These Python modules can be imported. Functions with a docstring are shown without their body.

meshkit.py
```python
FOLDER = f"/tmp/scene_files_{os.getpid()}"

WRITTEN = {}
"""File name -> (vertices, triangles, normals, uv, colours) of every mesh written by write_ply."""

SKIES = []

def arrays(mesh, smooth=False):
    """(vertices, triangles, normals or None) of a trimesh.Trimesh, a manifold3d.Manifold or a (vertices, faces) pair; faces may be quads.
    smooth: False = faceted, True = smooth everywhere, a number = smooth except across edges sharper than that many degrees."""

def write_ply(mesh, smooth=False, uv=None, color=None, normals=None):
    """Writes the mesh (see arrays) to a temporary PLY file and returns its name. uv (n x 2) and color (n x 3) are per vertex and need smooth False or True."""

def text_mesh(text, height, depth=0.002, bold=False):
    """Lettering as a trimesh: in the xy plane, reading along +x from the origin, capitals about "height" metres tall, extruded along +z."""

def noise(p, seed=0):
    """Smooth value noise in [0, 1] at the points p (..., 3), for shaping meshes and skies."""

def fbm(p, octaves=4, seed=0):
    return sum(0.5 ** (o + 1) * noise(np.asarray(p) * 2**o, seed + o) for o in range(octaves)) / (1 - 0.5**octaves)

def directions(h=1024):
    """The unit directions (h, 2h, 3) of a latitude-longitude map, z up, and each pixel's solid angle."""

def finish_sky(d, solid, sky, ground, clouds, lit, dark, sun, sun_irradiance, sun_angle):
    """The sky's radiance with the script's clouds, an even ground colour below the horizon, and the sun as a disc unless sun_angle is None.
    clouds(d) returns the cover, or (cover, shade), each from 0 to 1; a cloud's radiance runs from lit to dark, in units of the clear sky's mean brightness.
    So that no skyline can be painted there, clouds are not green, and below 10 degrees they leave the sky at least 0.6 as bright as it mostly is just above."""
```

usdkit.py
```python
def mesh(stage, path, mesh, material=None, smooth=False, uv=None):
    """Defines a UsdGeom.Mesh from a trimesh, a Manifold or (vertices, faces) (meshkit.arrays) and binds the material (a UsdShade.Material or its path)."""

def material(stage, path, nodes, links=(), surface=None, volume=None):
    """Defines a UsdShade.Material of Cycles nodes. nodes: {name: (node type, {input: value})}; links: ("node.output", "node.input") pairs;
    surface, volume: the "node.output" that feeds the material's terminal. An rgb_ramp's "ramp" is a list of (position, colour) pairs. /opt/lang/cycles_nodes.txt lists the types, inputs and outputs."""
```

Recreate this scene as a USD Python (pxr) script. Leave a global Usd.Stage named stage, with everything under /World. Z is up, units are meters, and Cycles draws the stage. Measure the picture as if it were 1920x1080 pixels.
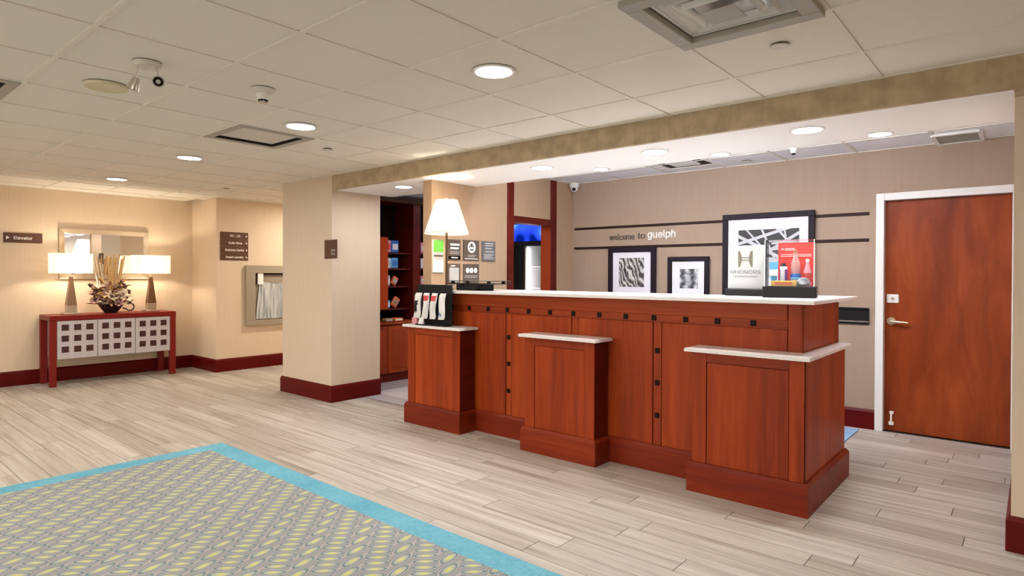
import math, random
import numpy as np, trimesh
from shapely.geometry import Polygon, Point
from shapely.geometry import box as sbox
from pxr import Usd, UsdGeom, UsdLux, Gf, Sdf
import usdkit, meshkit

stage = Usd.Stage.CreateInMemory()
UsdGeom.SetStageUpAxis(stage, UsdGeom.Tokens.z)
UsdGeom.Xform.Define(stage, '/World')
UsdGeom.Scope.Define(stage, '/World/Looks')
rng = random.Random(7)

# ------------------------------------------------------------------ camera, exposure, lamp strengths
CAM_H, F_PX = 1.385, 1157.406
YAW, PITCH, ROLL = math.radians(40.3582), math.radians(-0.41914), math.radians(0.21281)
def cam_axes():
    cy, sy, cp, sp = math.cos(YAW), math.sin(YAW), math.cos(PITCH), math.sin(PITCH)
    f = np.array([-sy * cp, cy * cp, sp]); r = np.array([cy, sy, 0.0]); u = np.cross(r, f)
    cr, sr = math.cos(ROLL), math.sin(ROLL)
    return cr * r + sr * u, cr * u - sr * r, f
CR, CU, CF = cam_axes()
cam = UsdGeom.Camera.Define(stage, '/World/Camera')
cam.CreateHorizontalApertureAttr(36.0); cam.CreateVerticalApertureAttr(20.25)
cam.CreateFocalLengthAttr(36.0 * F_PX / 1920)
cam.CreateVerticalApertureOffsetAttr(-16.984 / 1920 * 36.0)
cam.CreateClippingRangeAttr(Gf.Vec2f(0.05, 200))
m4 = Gf.Matrix4d(*CR, 0, *CU, 0, *(-CF), 0, 0, 0, CAM_H, 1)
cam.AddTransformOp().Set(m4)
cam.CreateExposureAttr(1.08)
sky = UsdLux.DomeLight.Define(stage, '/World/Sky')                      # overcast daylight outside the entrance windows behind the viewpoint
sky.CreateColorAttr(Gf.Vec3f(1.0, 0.97, 0.93)); sky.CreateIntensityAttr(0.62)
L_MAIN, L_SOFFIT, L_BACK, L_PANTRY = 60.0, 92.0, 120.0, 70.0     # radiance of the recessed lamps
L_TUBE = 30.0                                                         # cool tube behind the soffit edge
L_BULB, L_DESKBULB = 195.0, 150.0                                   # radiance of the table lamps' bulbs

# ------------------------------------------------------------------ materials
LK = '/World/Looks/'
def mat(name, nodes, links=(), surface='p.BSDF'):
    return usdkit.material(stage, LK + name, nodes, links, surface=surface)
def plain(name, col, rough=0.5, metal=0.0, **k):
    d = {'base_color': col, 'roughness': rough, 'metallic': metal}; d.update(k)
    return mat(name, {'p': ('principled_bsdf', d)})
def glow(name, col, s):
    return mat(name, {'e': ('emission', {'color': col, 'strength': s})}, surface='e.emission')
def wallpaper(name, c, var=0.022, scale=(45, 45, 2.0), blot=0.0):
    lo = tuple(x * (1 - var) for x in c); hi = tuple(min(1, x * (1 + var)) for x in c)
    n = {'g': ('geometry', {}), 'm': ('mapping', {'scale': scale}), 'n': ('noise_texture', {'scale': 1.0, 'detail': 4.0}),
         'r': ('rgb_ramp', {'ramp': [(0.3, lo), (0.7, hi)]}), 'm2': ('mapping', {'scale': (9, 9, 9)}), 'n2': ('noise_texture', {'scale': 1.0, 'detail': 3.0}),
         'r2': ('rgb_ramp', {'ramp': [(0.35, (1 - blot,) * 3), (0.65, (1 + 0 * blot,) * 3)]}), 'mx': ('mix_color', {'blend_type': 'multiply', 'fac': 1.0}),
         'b': ('bump', {'strength': 0.15, 'distance': 0.004}), 'p': ('principled_bsdf', {'roughness': 0.62, 'specular_ior_level': 0.3})}
    return mat(name, n, [('g.position', 'm.vector'), ('m.vector', 'n.vector'), ('n.fac', 'r.fac'), ('g.position', 'm2.vector'), ('m2.vector', 'n2.vector'), ('n2.fac', 'r2.fac'),
                         ('r.color', 'mx.a'), ('r2.color', 'mx.b'), ('mx.result', 'p.base_color'), ('n.fac', 'b.height'), ('b.normal', 'p.normal')])
def wood(name, stops, scale=(16, 16, 1.1), rough=0.27, coat=0.35, spec=0.5):
    n = {'g': ('geometry', {}), 'o': ('object_info', {}), 'k': ('math', {'math_type': 'multiply', 'value2': 43.0}), 'c': ('combine_xyz', {}), 'a': ('vector_math', {'math_type': 'add'}),
         'm': ('mapping', {'scale': scale}), 'n': ('noise_texture', {'scale': 1.0, 'detail': 5.0, 'roughness': 0.6, 'distortion': 0.6}),
         'm2': ('mapping', {'scale': tuple(s * 0.22 for s in scale)}), 'n2': ('noise_texture', {'scale': 1.0, 'detail': 2.0}), 'x': ('math', {'math_type': 'multiply_add', 'value2': 0.5, 'value3': 0.0}),
         'y': ('math', {'math_type': 'multiply_add', 'value2': 0.5}), 'r': ('rgb_ramp', {'ramp': stops}),
         'p': ('principled_bsdf', {'roughness': rough, 'coat_weight': coat, 'coat_roughness': 0.18, 'specular_ior_level': spec})}
    return mat(name, n, [('o.random', 'k.value1'), ('k.value', 'c.x'), ('k.value', 'c.y'), ('k.value', 'c.z'), ('g.position', 'a.vector1'), ('c.vector', 'a.vector2'), ('a.vector', 'm.vector'), ('a.vector', 'm2.vector'),
                         ('m.vector', 'n.vector'), ('m2.vector', 'n2.vector'), ('n.fac', 'x.value1'), ('n2.fac', 'y.value1'), ('x.value', 'y.value3'), ('y.value', 'r.fac'), ('r.color', 'p.base_color')])

M = {}
M['paper'] = wallpaper('wallpaper_cream', (0.70, 0.555, 0.40))
M['paper_col'] = wallpaper('wallpaper_column', (0.66, 0.535, 0.41))
M['paper_beam'] = wallpaper('wallpaper_beam', (0.50, 0.385, 0.24), 0.04, blot=0.24)
M['paper_back'] = wallpaper('wallpaper_tan', (0.365, 0.262, 0.190), 0.03)
M['paper_plaques'] = wallpaper('wallpaper_plaque_wall', (0.43, 0.29, 0.185), 0.03)
M['drywall'] = plain('drywall_white', (0.92, 0.90, 0.885), 0.7)
tile_nodes = {'g': ('geometry', {}), 'n': ('noise_texture', {'scale': 260.0, 'detail': 2.0}), 'o': ('object_info', {}), 'r': ('rgb_ramp', {'ramp': [(0.25, (0.76, 0.715, 0.635)), (0.75, (0.82, 0.775, 0.695))]}),
              'b': ('bump', {'strength': 0.2, 'distance': 0.002}), 'p': ('principled_bsdf', {'roughness': 0.85, 'specular_ior_level': 0.2})}
M['tile'] = mat('ceiling_tile', tile_nodes, [('g.position', 'n.vector'), ('n.fac', 'r.fac'), ('r.color', 'p.base_color'), ('n.fac', 'b.height'), ('b.normal', 'p.normal')])
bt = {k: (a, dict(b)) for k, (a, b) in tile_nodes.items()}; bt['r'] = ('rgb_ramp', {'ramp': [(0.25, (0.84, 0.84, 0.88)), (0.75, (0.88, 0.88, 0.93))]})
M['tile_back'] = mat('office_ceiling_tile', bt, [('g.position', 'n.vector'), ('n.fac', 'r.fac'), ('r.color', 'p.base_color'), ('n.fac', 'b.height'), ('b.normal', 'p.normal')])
M['tbar'] = plain('ceiling_grid_white', (0.76, 0.71, 0.63), 0.5)
M['cherry'] = wood('cherry_wood', [(0.30, (0.15, 0.016, 0.003)), (0.5, (0.30, 0.040, 0.006)), (0.70, (0.44, 0.075, 0.011))], rough=.42, coat=.04, spec=.16)
M['cherry_h'] = wood('cherry_wood_horizontal', [(0.30, (0.14, 0.015, 0.003)), (0.5, (0.27, 0.036, 0.006)), (0.70, (0.40, 0.066, 0.011))], scale=(1.1, 16, 16), rough=.42, coat=.04, spec=.16)
M['cherry_base'] = wood('cherry_wood_base', [(0.30, (0.10, 0.009, 0.003)), (0.5, (0.19, 0.020, 0.005)), (0.70, (0.29, 0.042, 0.009))], scale=(1.1, 16, 16), rough=.42, coat=.04, spec=.16)
M['cherry_dk'] = wood('cherry_wood_dark', [(0.3, (0.06, 0.005, 0.003)), (0.7, (0.14, 0.013, 0.006))], scale=(2, 2, 14), rough=.4, coat=.03, spec=.15)
M['base_wood'] = wood('baseboard_cherry', [(0.3, (0.075, 0.002, 0.002)), (0.7, (0.125, 0.005, 0.004))], scale=(1.5, 1.5, 14), rough=.4, coat=.03, spec=.12)
M['red_wood'] = wood('console_red_wood', [(0.3, (0.15, 0.008, 0.005)), (0.7, (0.23, 0.015, 0.009))], scale=(2, 2, 14), rough=.4, coat=.05, spec=.2)
M['door_wood'] = wood('door_mahogany', [(0.28, (0.13, 0.018, 0.004)), (0.5, (0.25, 0.042, 0.008)), (0.72, (0.38, 0.080, 0.016))], scale=(7, 7, 1.6), rough=0.42, coat=.04, spec=.15)
M['orange_wood'] = wood('jamb_orange_wood', [(0.3, (0.36, 0.042, 0.008)), (0.7, (0.52, 0.075, 0.014))], rough=.5, coat=0.0, spec=.08)
M['jamb'] = wood('jamb_cherry', [(0.3, (0.17, 0.020, 0.005)), (0.7, (0.26, 0.038, 0.009))], rough=.5, coat=0.0, spec=.08)
M['peg'] = plain('ebony_peg', (0.010, 0.004, 0.003), 0.5, specular_ior_level=0.12)
stone = {'g': ('geometry', {}), 'n': ('noise_texture', {'scale': 90.0, 'detail': 4.0}), 'r': ('rgb_ramp', {'ramp': [(0.3, (0.72, 0.68, 0.655)), (0.5, (0.79, 0.755, 0.73)), (0.7, (0.83, 0.80, 0.78))]}), 'p': ('principled_bsdf', {'roughness': 0.22})}
M['stone'] = mat('quartz_white', stone, [('g.position', 'n.vector'), ('n.fac', 'r.fac'), ('r.color', 'p.base_color')])
M['white'] = plain('white_paint', (0.82, 0.80, 0.77), 0.4)
M['frame_white'] = plain('door_frame_white', (0.80, 0.77, 0.74), 0.35)
M['black'] = plain('black_plastic', (0.012, 0.011, 0.012), 0.4, specular_ior_level=0.2)
M['blackfr'] = plain('black_frame', (0.016, 0.010, 0.016), 0.45, specular_ior_level=0.15)
M['rail'] = plain('dark_rail', (0.030, 0.011, 0.008), 0.5, specular_ior_level=0.15)
M['bronze'] = plain('sign_brown', (0.085, 0.026, 0.011), 0.4)
M['bronze2'] = plain('plaque_grey_brown', (0.10, 0.072, 0.052), 0.4)
M['plaque_blue'] = plain('plaque_grey', (0.13, 0.125, 0.13), 0.4)
M['letter_white'] = plain('letter_white', (0.85, 0.82, 0.77), 0.4)
M['letter_gray'] = plain('letter_dark', (0.11, 0.085, 0.075), 0.4)
M['text_gray'] = plain('text_gray', (0.45, 0.43, 0.41), 0.5)
M['sign_text'] = plain('sign_lettering_grey', (0.20, 0.195, 0.19), 0.5)
M['brass'] = plain('satin_brass', (0.80, 0.66, 0.46), 0.28, 1.0)
M['nickel'] = plain('brushed_nickel', (0.62, 0.58, 0.52), 0.3, 1.0)
M['mirror'] = plain('mirror_glass', (0.92, 0.92, 0.90), 0.01, 1.0)
M['champagne'] = plain('champagne_frame', (0.50, 0.40, 0.29), 0.35, 0.5)
M['taupe'] = plain('taupe_frame', (0.33, 0.27, 0.20), 0.45)
M['taupe_in'] = plain('taupe_backing', (0.30, 0.25, 0.19), 0.6)
M['silver'] = plain('console_silver_panel', (0.50, 0.455, 0.46), 0.4)
M['inlay'] = plain('inlay_dark', (0.050, 0.014, 0.012), 0.35)
M['inlay_line'] = plain('inlay_border', (0.66, 0.62, 0.60), 0.45)
M['mat_white'] = plain('picture_mat', (0.78, 0.76, 0.80), 0.7)
M['diffuser'] = plain('diffuser_grey', (0.36, 0.33, 0.28), 0.45)
M['diff_light'] = plain('diffuser_plate', (0.66, 0.62, 0.55), 0.5)
M['void'] = plain('duct_dark', (0.012, 0.010, 0.008), 0.9)
M['cream'] = plain('cream_plate', (0.66, 0.60, 0.40), 0.5)
M['chrome'] = plain('chrome', (0.75, 0.74, 0.72), 0.12, 1.0)
M['acryl'] = mat('clear_acrylic', {'f': ('fresnel', {'IOR': 1.16}), 't': ('transparent_bsdf', {'color': (0.97, 0.97, 0.97)}), 'g': ('glossy_bsdf', {'color': (1, 1, 1), 'roughness': 0.03}), 'm': ('mix_closure', {})},
                 [('f.fac', 'm.fac'), ('t.BSDF', 'm.closure1'), ('g.BSDF', 'm.closure2')], surface='m.closure')
M['plastic_clear'] = mat('prismatic_plastic', {'t': ('transparent_bsdf', {'color': (0.96, 0.96, 0.96)}), 'g': ('principled_bsdf', {'base_color': (0.88, 0.87, 0.86), 'roughness': 0.06, 'coat_weight': 1.0}), 'm': ('mix_closure', {'fac': 0.6})},
                         [('t.BSDF', 'm.closure1'), ('g.BSDF', 'm.closure2')], surface='m.closure')
def shade_mat(name, c, fac=0.6):
    return mat(name, {'d': ('diffuse_bsdf', {'color': c}), 't': ('translucent_bsdf', {'color': c}), 'm': ('mix_closure', {'fac': fac})}, [('d.BSDF', 'm.closure1'), ('t.BSDF', 'm.closure2')], surface='m.closure')
M['shade'] = shade_mat('lamp_shade_linen', (0.90, 0.87, 0.82))
M['lens_main'] = glow('downlight_lens', (1.0, 0.945, 0.87), L_MAIN)
M['lens_soffit'] = glow('soffit_lens', (0.95, 0.97, 1.0), L_SOFFIT)
M['lens_hall'] = glow('hallway_lens', (1.0, 0.92, 0.80), 170.0)
M['lens_back'] = glow('back_office_lens', (0.94, 0.94, 1.0), L_BACK)
M['lens_pantry'] = glow('pantry_lens', (0.96, 0.93, 0.98), L_PANTRY)
M['bulb'] = glow('console_bulb', (1.0, 0.86, 0.66), L_BULB)
M['bulb_desk'] = glow('desk_bulb', (1.0, 0.88, 0.70), L_DESKBULB)

# floor planks
pl = {'g': ('geometry', {}), 'o': ('object_info', {}), 'ad': ('math', {'math_type': 'add'}), 'fr': ('math', {'math_type': 'fraction'}), 'k': ('math', {'math_type': 'multiply', 'value2': 71.0}), 'c': ('combine_xyz', {}), 'a': ('vector_math', {'math_type': 'add'}),
      'm': ('mapping', {'scale': (0.8, 22.0, 1.0)}), 'n': ('noise_texture', {'scale': 1.0, 'detail': 5.0, 'roughness': 0.62, 'distortion': 0.4}), 'm2': ('mapping', {'scale': (6.0, 160.0, 1.0)}), 'n2': ('noise_texture', {'scale': 1.0, 'detail': 2.0}),
      'r': ('rgb_ramp', {'ramp': [(0.30, (0.31, 0.265, 0.225)), (0.5, (0.47, 0.43, 0.385)), (0.68, (0.58, 0.55, 0.51))]}), 'rt': ('rgb_ramp', {'ramp': [(0.0, (0.86, 0.82, 0.78)), (0.5, (1.0, 0.98, 0.95)), (1.0, (1.12, 1.10, 1.08))]}),
      'mx': ('mix_color', {'blend_type': 'multiply', 'fac': 1.0, 'use_clamp': False}), 'r2': ('rgb_ramp', {'ramp': [(0.3, (0.90, 0.89, 0.88)), (0.7, (1.0, 1.0, 1.0))]}), 'mx2': ('mix_color', {'blend_type': 'multiply', 'fac': 1.0}),
      'p': ('principled_bsdf', {'roughness': 0.42, 'specular_ior_level': 0.4})}
M['plank'] = mat('floor_plank', pl, [('g.random_per_island', 'ad.value1'), ('o.random', 'ad.value2'), ('ad.value', 'fr.value1'), ('fr.value', 'k.value1'), ('k.value', 'c.x'), ('k.value', 'c.y'), ('g.position', 'a.vector1'), ('c.vector', 'a.vector2'),
                                     ('a.vector', 'm.vector'), ('m.vector', 'n.vector'), ('n.fac', 'r.fac'), ('fr.value', 'rt.fac'), ('r.color', 'mx.a'), ('rt.color', 'mx.b'), ('a.vector', 'm2.vector'), ('m2.vector', 'n2.vector'), ('n2.fac', 'r2.fac'),
                                     ('mx.result', 'mx2.a'), ('r2.color', 'mx2.b'), ('mx2.result', 'p.base_color')])
M['pave'] = plain('concrete_pavement', (.42, .40, .37), .9)
M['sub'] = plain('subfloor_dark', (0.10, 0.085, 0.07), 0.8)
ft = {'o': ('object_info', {}), 'r': ('rgb_ramp', {'ramp': [(0.0, (0.36, 0.33, 0.34)), (0.5, (0.48, 0.45, 0.46)), (1.0, (0.74, 0.71, 0.71))]}), 'p': ('principled_bsdf', {'roughness': 0.3})}
M['floor_tile'] = mat('pantry_floor_tile', ft, [('o.random', 'r.fac'), ('r.color', 'p.base_color')])
def cloth(name, c, c2, s=60.0):
    return mat(name, {'g': ('geometry', {}), 'n': ('noise_texture', {'scale': s, 'detail': 4.0}), 'n2': ('noise_texture', {'scale': 3.5, 'detail': 3.0}), 'mm': ('math', {'math_type': 'multiply_add', 'value2': 0.5}), 'h': ('math', {'math_type': 'multiply', 'value2': 0.5}),
                      'r': ('rgb_ramp', {'ramp': [(0.35, c), (0.65, c2)]}), 'b': ('bump', {'strength': 0.4, 'distance': 0.004}), 'p': ('principled_bsdf', {'roughness': 0.95, 'specular_ior_level': 0.1})},
               [('g.position', 'n.vector'), ('g.position', 'n2.vector'), ('n2.fac', 'h.value1'), ('n.fac', 'mm.value1'), ('h.value', 'mm.value3'), ('mm.value', 'r.fac'), ('r.color', 'p.base_color'), ('n.fac', 'b.height'), ('b.normal', 'p.normal')])
M['rug_border'] = cloth('rug_border_blue', (0.105, 0.335, 0.45), (0.19, 0.45, 0.55))
M['mat_blue'] = cloth('floor_mat_blue', (0.24, 0.40, 0.62), (0.32, 0.50, 0.72))
# rug field: interlocking ovals with contour lines, in the rug's own diagonal grid
PC, PR = 0.115, 0.060
R = {'g': ('geometry', {}), 's': ('separate_xyz', {}),
     'p1': ('math', {'math_type': 'add'}), 'p': ('math', {'math_type': 'multiply', 'value2': 0.70711 / PC}),
     'q1': ('math', {'math_type': 'subtract'}), 'q': ('math', {'math_type': 'multiply', 'value2': 0.70711 / PR}),
     'fl': ('math', {'math_type': 'floor'}), 'h': ('math', {'math_type': 'multiply', 'value2': 0.5}), 'par': ('math', {'math_type': 'fraction'}), 'par2': ('math', {'math_type': 'multiply', 'value2': 2.0}),
     'uf': ('math', {'math_type': 'fraction'}), 'u0': ('math', {'math_type': 'subtract', 'value2': 0.5}), 'u': ('math', {'math_type': 'multiply', 'value2': PC}),
     'qs': ('math', {'math_type': 'multiply_add', 'value2': -0.5, 'value3': 1.0}), 'qm': ('math', {'math_type': 'multiply'}), 'vs': ('math', {'math_type': 'multiply_add', 'value2': PR, 'value3': PR}),
     'qo': ('math', {'math_type': 'add'}), 'vf': ('math', {'math_type': 'fraction'}), 'v0': ('math', {'math_type': 'subtract', 'value2': 0.5}), 'v': ('math', {'math_type': 'multiply'}),
     'su': ('math', {'math_type': 'multiply_add', 'value2': 20.0, 'value3': 26.0}), 'sv': ('math', {'math_type': 'multiply_add', 'value2': -36.0, 'value3': 61.0}),
     'sh': ('math', {'math_type': 'multiply'}), 'ush': ('math', {'math_type': 'multiply_add', 'value2': -0.45}),
     'ue': ('math', {'math_type': 'multiply'}), 've': ('math', {'math_type': 'multiply'}), 'u2': ('math', {'math_type': 'multiply'}), 'v2': ('math', {'math_type': 'multiply'}), 'd2': ('math', {'math_type': 'add'}), 'd': ('math', {'math_type': 'sqrt'}),
     'dd': ('math', {'math_type': 'multiply', 'value2': 0.25}),
     'r': ('rgb_ramp', {'ramp': [(0.0, (0.60, 0.60, 0.20)), (0.12, (0.54, 0.55, 0.22)), (0.18, (0.42, 0.43, 0.34)), (0.27, (0.38, 0.39, 0.36)), (0.315, (0.18, 0.24, 0.26)), (0.36, (0.18, 0.24, 0.26)), (0.40, (0.42, 0.385, 0.37)), (0.455, (0.42, 0.385, 0.37)), (0.49, (0.20, 0.225, 0.25)), (0.53, (0.20, 0.225, 0.25)), (0.565, (0.42, 0.385, 0.37)), (0.62, (0.42, 0.385, 0.37)), (0.65, (0.22, 0.24, 0.265)), (0.70, (0.22, 0.24, 0.265)), (0.74, (0.40, 0.375, 0.36)), (1.0, (0.38, 0.36, 0.35))]}),
     'n2': ('noise_texture', {'scale': 1.6, 'detail': 3.0}), 'r2': ('rgb_ramp', {'ramp': [(0.3, (0.90, 0.90, 0.90)), (0.7, (1.0, 1.0, 1.0))]}), 'mx': ('mix_color', {'blend_type': 'multiply', 'fac': 1.0}),
     'n': ('noise_texture', {'scale': 400.0}), 'b': ('bump', {'strength': 0.3, 'distance': 0.003}), 'p_': ('principled_bsdf', {'roughness': 0.95, 'specular_ior_level': 0.1})}
RL = [('g.position', 's.vector'), ('s.x', 'p1.value1'), ('s.y', 'p1.value2'), ('p1.value', 'p.value1'), ('s.y', 'q1.value1'), ('s.x', 'q1.value2'), ('q1.value', 'q.value1'),
      ('p.value', 'fl.value1'), ('fl.value', 'h.value1'), ('h.value', 'par.value1'), ('par.value', 'par2.value1'), ('p.value', 'uf.value1'), ('uf.value', 'u0.value1'), ('u0.value', 'u.value1'),
      ('par2.value', 'qs.value1'), ('q.value', 'qm.value1'), ('qs.value', 'qm.value2'), ('qm.value', 'qo.value1'), ('par2.value', 'vs.value1'), ('vs.value', 'v.value2'), ('par.value', 'qo.value2'), ('qo.value', 'vf.value1'), ('vf.value', 'v0.value1'), ('v0.value', 'v.value1'),
      ('par2.value', 'su.value1'), ('par2.value', 'sv.value1'), ('v.value', 'sh.value1'), ('par2.value', 'sh.value2'), ('sh.value', 'ush.value1'), ('u.value', 'ush.value3'),
      ('ush.value', 'ue.value1'), ('su.value', 'ue.value2'), ('v.value', 've.value1'), ('sv.value', 've.value2'), ('ue.value', 'u2.value1'), ('ue.value', 'u2.value2'), ('ve.value', 'v2.value1'), ('ve.value', 'v2.value2'),
      ('u2.value', 'd2.value1'), ('v2.value', 'd2.value2'), ('d2.value', 'd.value1'), ('d.value', 'dd.value1'), ('dd.value', 'r.fac'), ('g.position', 'n2.vector'), ('n2.fac', 'r2.fac'), ('r.color', 'mx.a'), ('r2.color', 'mx.b'), ('mx.result', 'p_.base_color'),
      ('g.position', 'n.vector'), ('n.fac', 'b.height'), ('b.normal', 'p_.normal')]
M['rug_field'] = mat('rug_field_ovals', R, RL, surface='p_.BSDF')

# ------------------------------------------------------------------ helpers
used = {}
def free_path(parent, name):
    k = (parent, name); used[k] = used.get(k, -1) + 1
    return f'{parent}/{name}' + (f'_{used[k]:03d}' if used[k] else '')
def tag(o, label=None, cat=None, group=None, kind=None):
    p = o if isinstance(o, Usd.Prim) else o.GetPrim()
    for k, v in (('label', label), ('category', cat), ('group', group), ('kind', kind)):
        if v: p.SetCustomDataByKey(k, v)
    return p
def pth(parent):
    return '/World' if parent is None else str(parent.GetPath())
def cat(parts):
    parts = [p for p in parts]
    return parts[0] if len(parts) == 1 else trimesh.util.concatenate(parts)
def obj(name, mesh, m, parent=None, label=None, c=None, group=None, kind=None, smooth=False):
    if isinstance(mesh, (list, tuple)): mesh = cat(mesh)
    pr = usdkit.mesh(stage, free_path(pth(parent), name), mesh, M[m] if isinstance(m, str) else m, smooth=smooth).GetPrim()
    tag(pr, label, c, group, kind)
    return pr
def thing(name, label, c, loc=(0, 0, 0), rz=0.0, group=None, kind=None):
    x = UsdGeom.Xform.Define(stage, free_path('/World', name))
    x.AddTranslateOp().Set(Gf.Vec3d(*map(float, loc))); x.AddRotateZOp().Set(float(rz))
    return tag(x.GetPrim(), label, c, group, kind)
def dup(src, loc, rz=0.0, label=None, group=None, c=None):
    cd = src.GetCustomData(); name = src.GetName()
    while name[-4:-3] == '_' and name[-3:].isdigit(): name = name[:-4]
    x = UsdGeom.Xform.Define(stage, free_path('/World', name)); p = x.GetPrim()
    p.GetReferences().AddInternalReference(src.GetPath())
    x.ClearXformOpOrder()
    p.GetAttribute('xformOp:translate').Set(Gf.Vec3d(*map(float, loc))); p.GetAttribute('xformOp:rotateZ').Set(float(rz))
    x.SetXformOpOrder([UsdGeom.XformOp(p.GetAttribute('xformOp:translate')), UsdGeom.XformOp(p.GetAttribute('xformOp:rotateZ'))])
    tag(p, label or cd['label'], c or cd['category'], group or cd.get('group'), cd.get('kind'))
    p.SetInstanceable(True)
    return p
def hull(pts): return trimesh.convex.convex_hull(np.asarray(pts, float))
def bx(x0, x1, y0, y1, z0, z1, b=0.0):
    x0, x1 = min(x0, x1), max(x0, x1); y0, y1 = min(y0, y1), max(y0, y1); z0, z1 = min(z0, z1), max(z0, z1)
    if b <= 0:
        t = trimesh.creation.box([x1 - x0, y1 - y0, z1 - z0]); t.apply_translation([(x0 + x1) / 2, (y0 + y1) / 2, (z0 + z1) / 2]); return t
    b = min(b, 0.45 * min(x1 - x0, y1 - y0, z1 - z0)); p = []
    for X, sx in ((x0, 1), (x1, -1)):
        for Y, sy in ((y0, 1), (y1, -1)):
            for Z, sz in ((z0, 1), (z1, -1)):
                p += [(X + sx * b, Y + sy * b, Z), (X + sx * b, Y, Z + sz * b), (X, Y + sy * b, Z + sz * b)]
    return hull(p)
def cyl(p0, p1, r0, r1=None, n=20):
    r1 = r0 if r1 is None else r1
    p0, p1 = np.asarray(p0, float), np.asarray(p1, float); d = p1 - p0; d /= np.linalg.norm(d)
    a = np.cross(d, [0, 0, 1.0] if abs(d[2]) < .9 else [1.0, 0, 0]); a /= np.linalg.norm(a); b = np.cross(d, a)
    t = np.linspace(0, 2 * np.pi, n, endpoint=False); ring = np.outer(np.cos(t), a) + np.outer(np.sin(t), b)
    return hull(np.vstack([p0 + ring * max(r0, 1e-4), p1 + ring * max(r1, 1e-4)]))
def lathe(prof, n=28, c=(0, 0)):
    prof = np.asarray(prof, float); t = np.linspace(0, 2 * np.pi, n, endpoint=False); k = len(prof)
    v = np.concatenate([np.stack([c[0] + r * np.cos(t), c[1] + r * np.sin(t), np.full(n, z)], 1) for r, z in prof]); f = []
    for i in range(k - 1):
        for j in range(n):
            a, b_, c_, d = i * n + j, i * n + (j + 1) % n, (i + 1) * n + (j + 1) % n, (i + 1) * n + j
            f += [[a, b_, c_], [a, c_, d]]
    m = trimesh.Trimesh(v, f, process=False); m.update_faces(m.area_faces > 1e-12) if hasattr(m, 'update_faces') else None
    return m
def tube(pts, r, n=8):
    pts = np.asarray(pts, float); return cat([cyl(pts[i], pts[i + 1], r if np.ndim(r) == 0 else r[i], r if np.ndim(r) == 0 else r[i + 1], n) for i in range(len(pts) - 1)])
def extr(poly, h): return trimesh.creation.extrude_polygon(poly, h, engine='earcut')
TO_NEGY = np.array([[1, 0, 0, 0], [0, 0, -1, 0], [0, 1, 0, 0], [0, 0, 0, 1.0]])      # x,y drawn on a wall that faces -y
TO_POSX = np.array([[0, 0, 1, 0], [1, 0, 0, 0], [0, 1, 0, 0], [0, 0, 0, 1.0]])       # x,y drawn on a wall that faces +x
def onwall(m, face, at):
    m = m.copy(); m.apply_transform(TO_NEGY if face == '-y' else TO_POSX); m.apply_translation(at); return m
def text(s, h, face, at, depth=0.002, bold=False, align='l', width=None):
    t = meshkit.text_mesh(s, h, depth, bold)
    w = t.bounds[1][0] - t.bounds[0][0]
    if width: t.apply_scale([width / w, 1, 1]); w = width
    t.apply_translation([-t.bounds[0][0] - (w / 2 if align == 'c' else w if align == 'r' else 0), 0, 0])
    return onwall(t, face, at)
def ball(c, r, s=(1, 1, 1), sub=2):
    m = trimesh.creation.icosphere(sub, r); m.apply_scale(s); m.apply_translation(c); return m
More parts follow.
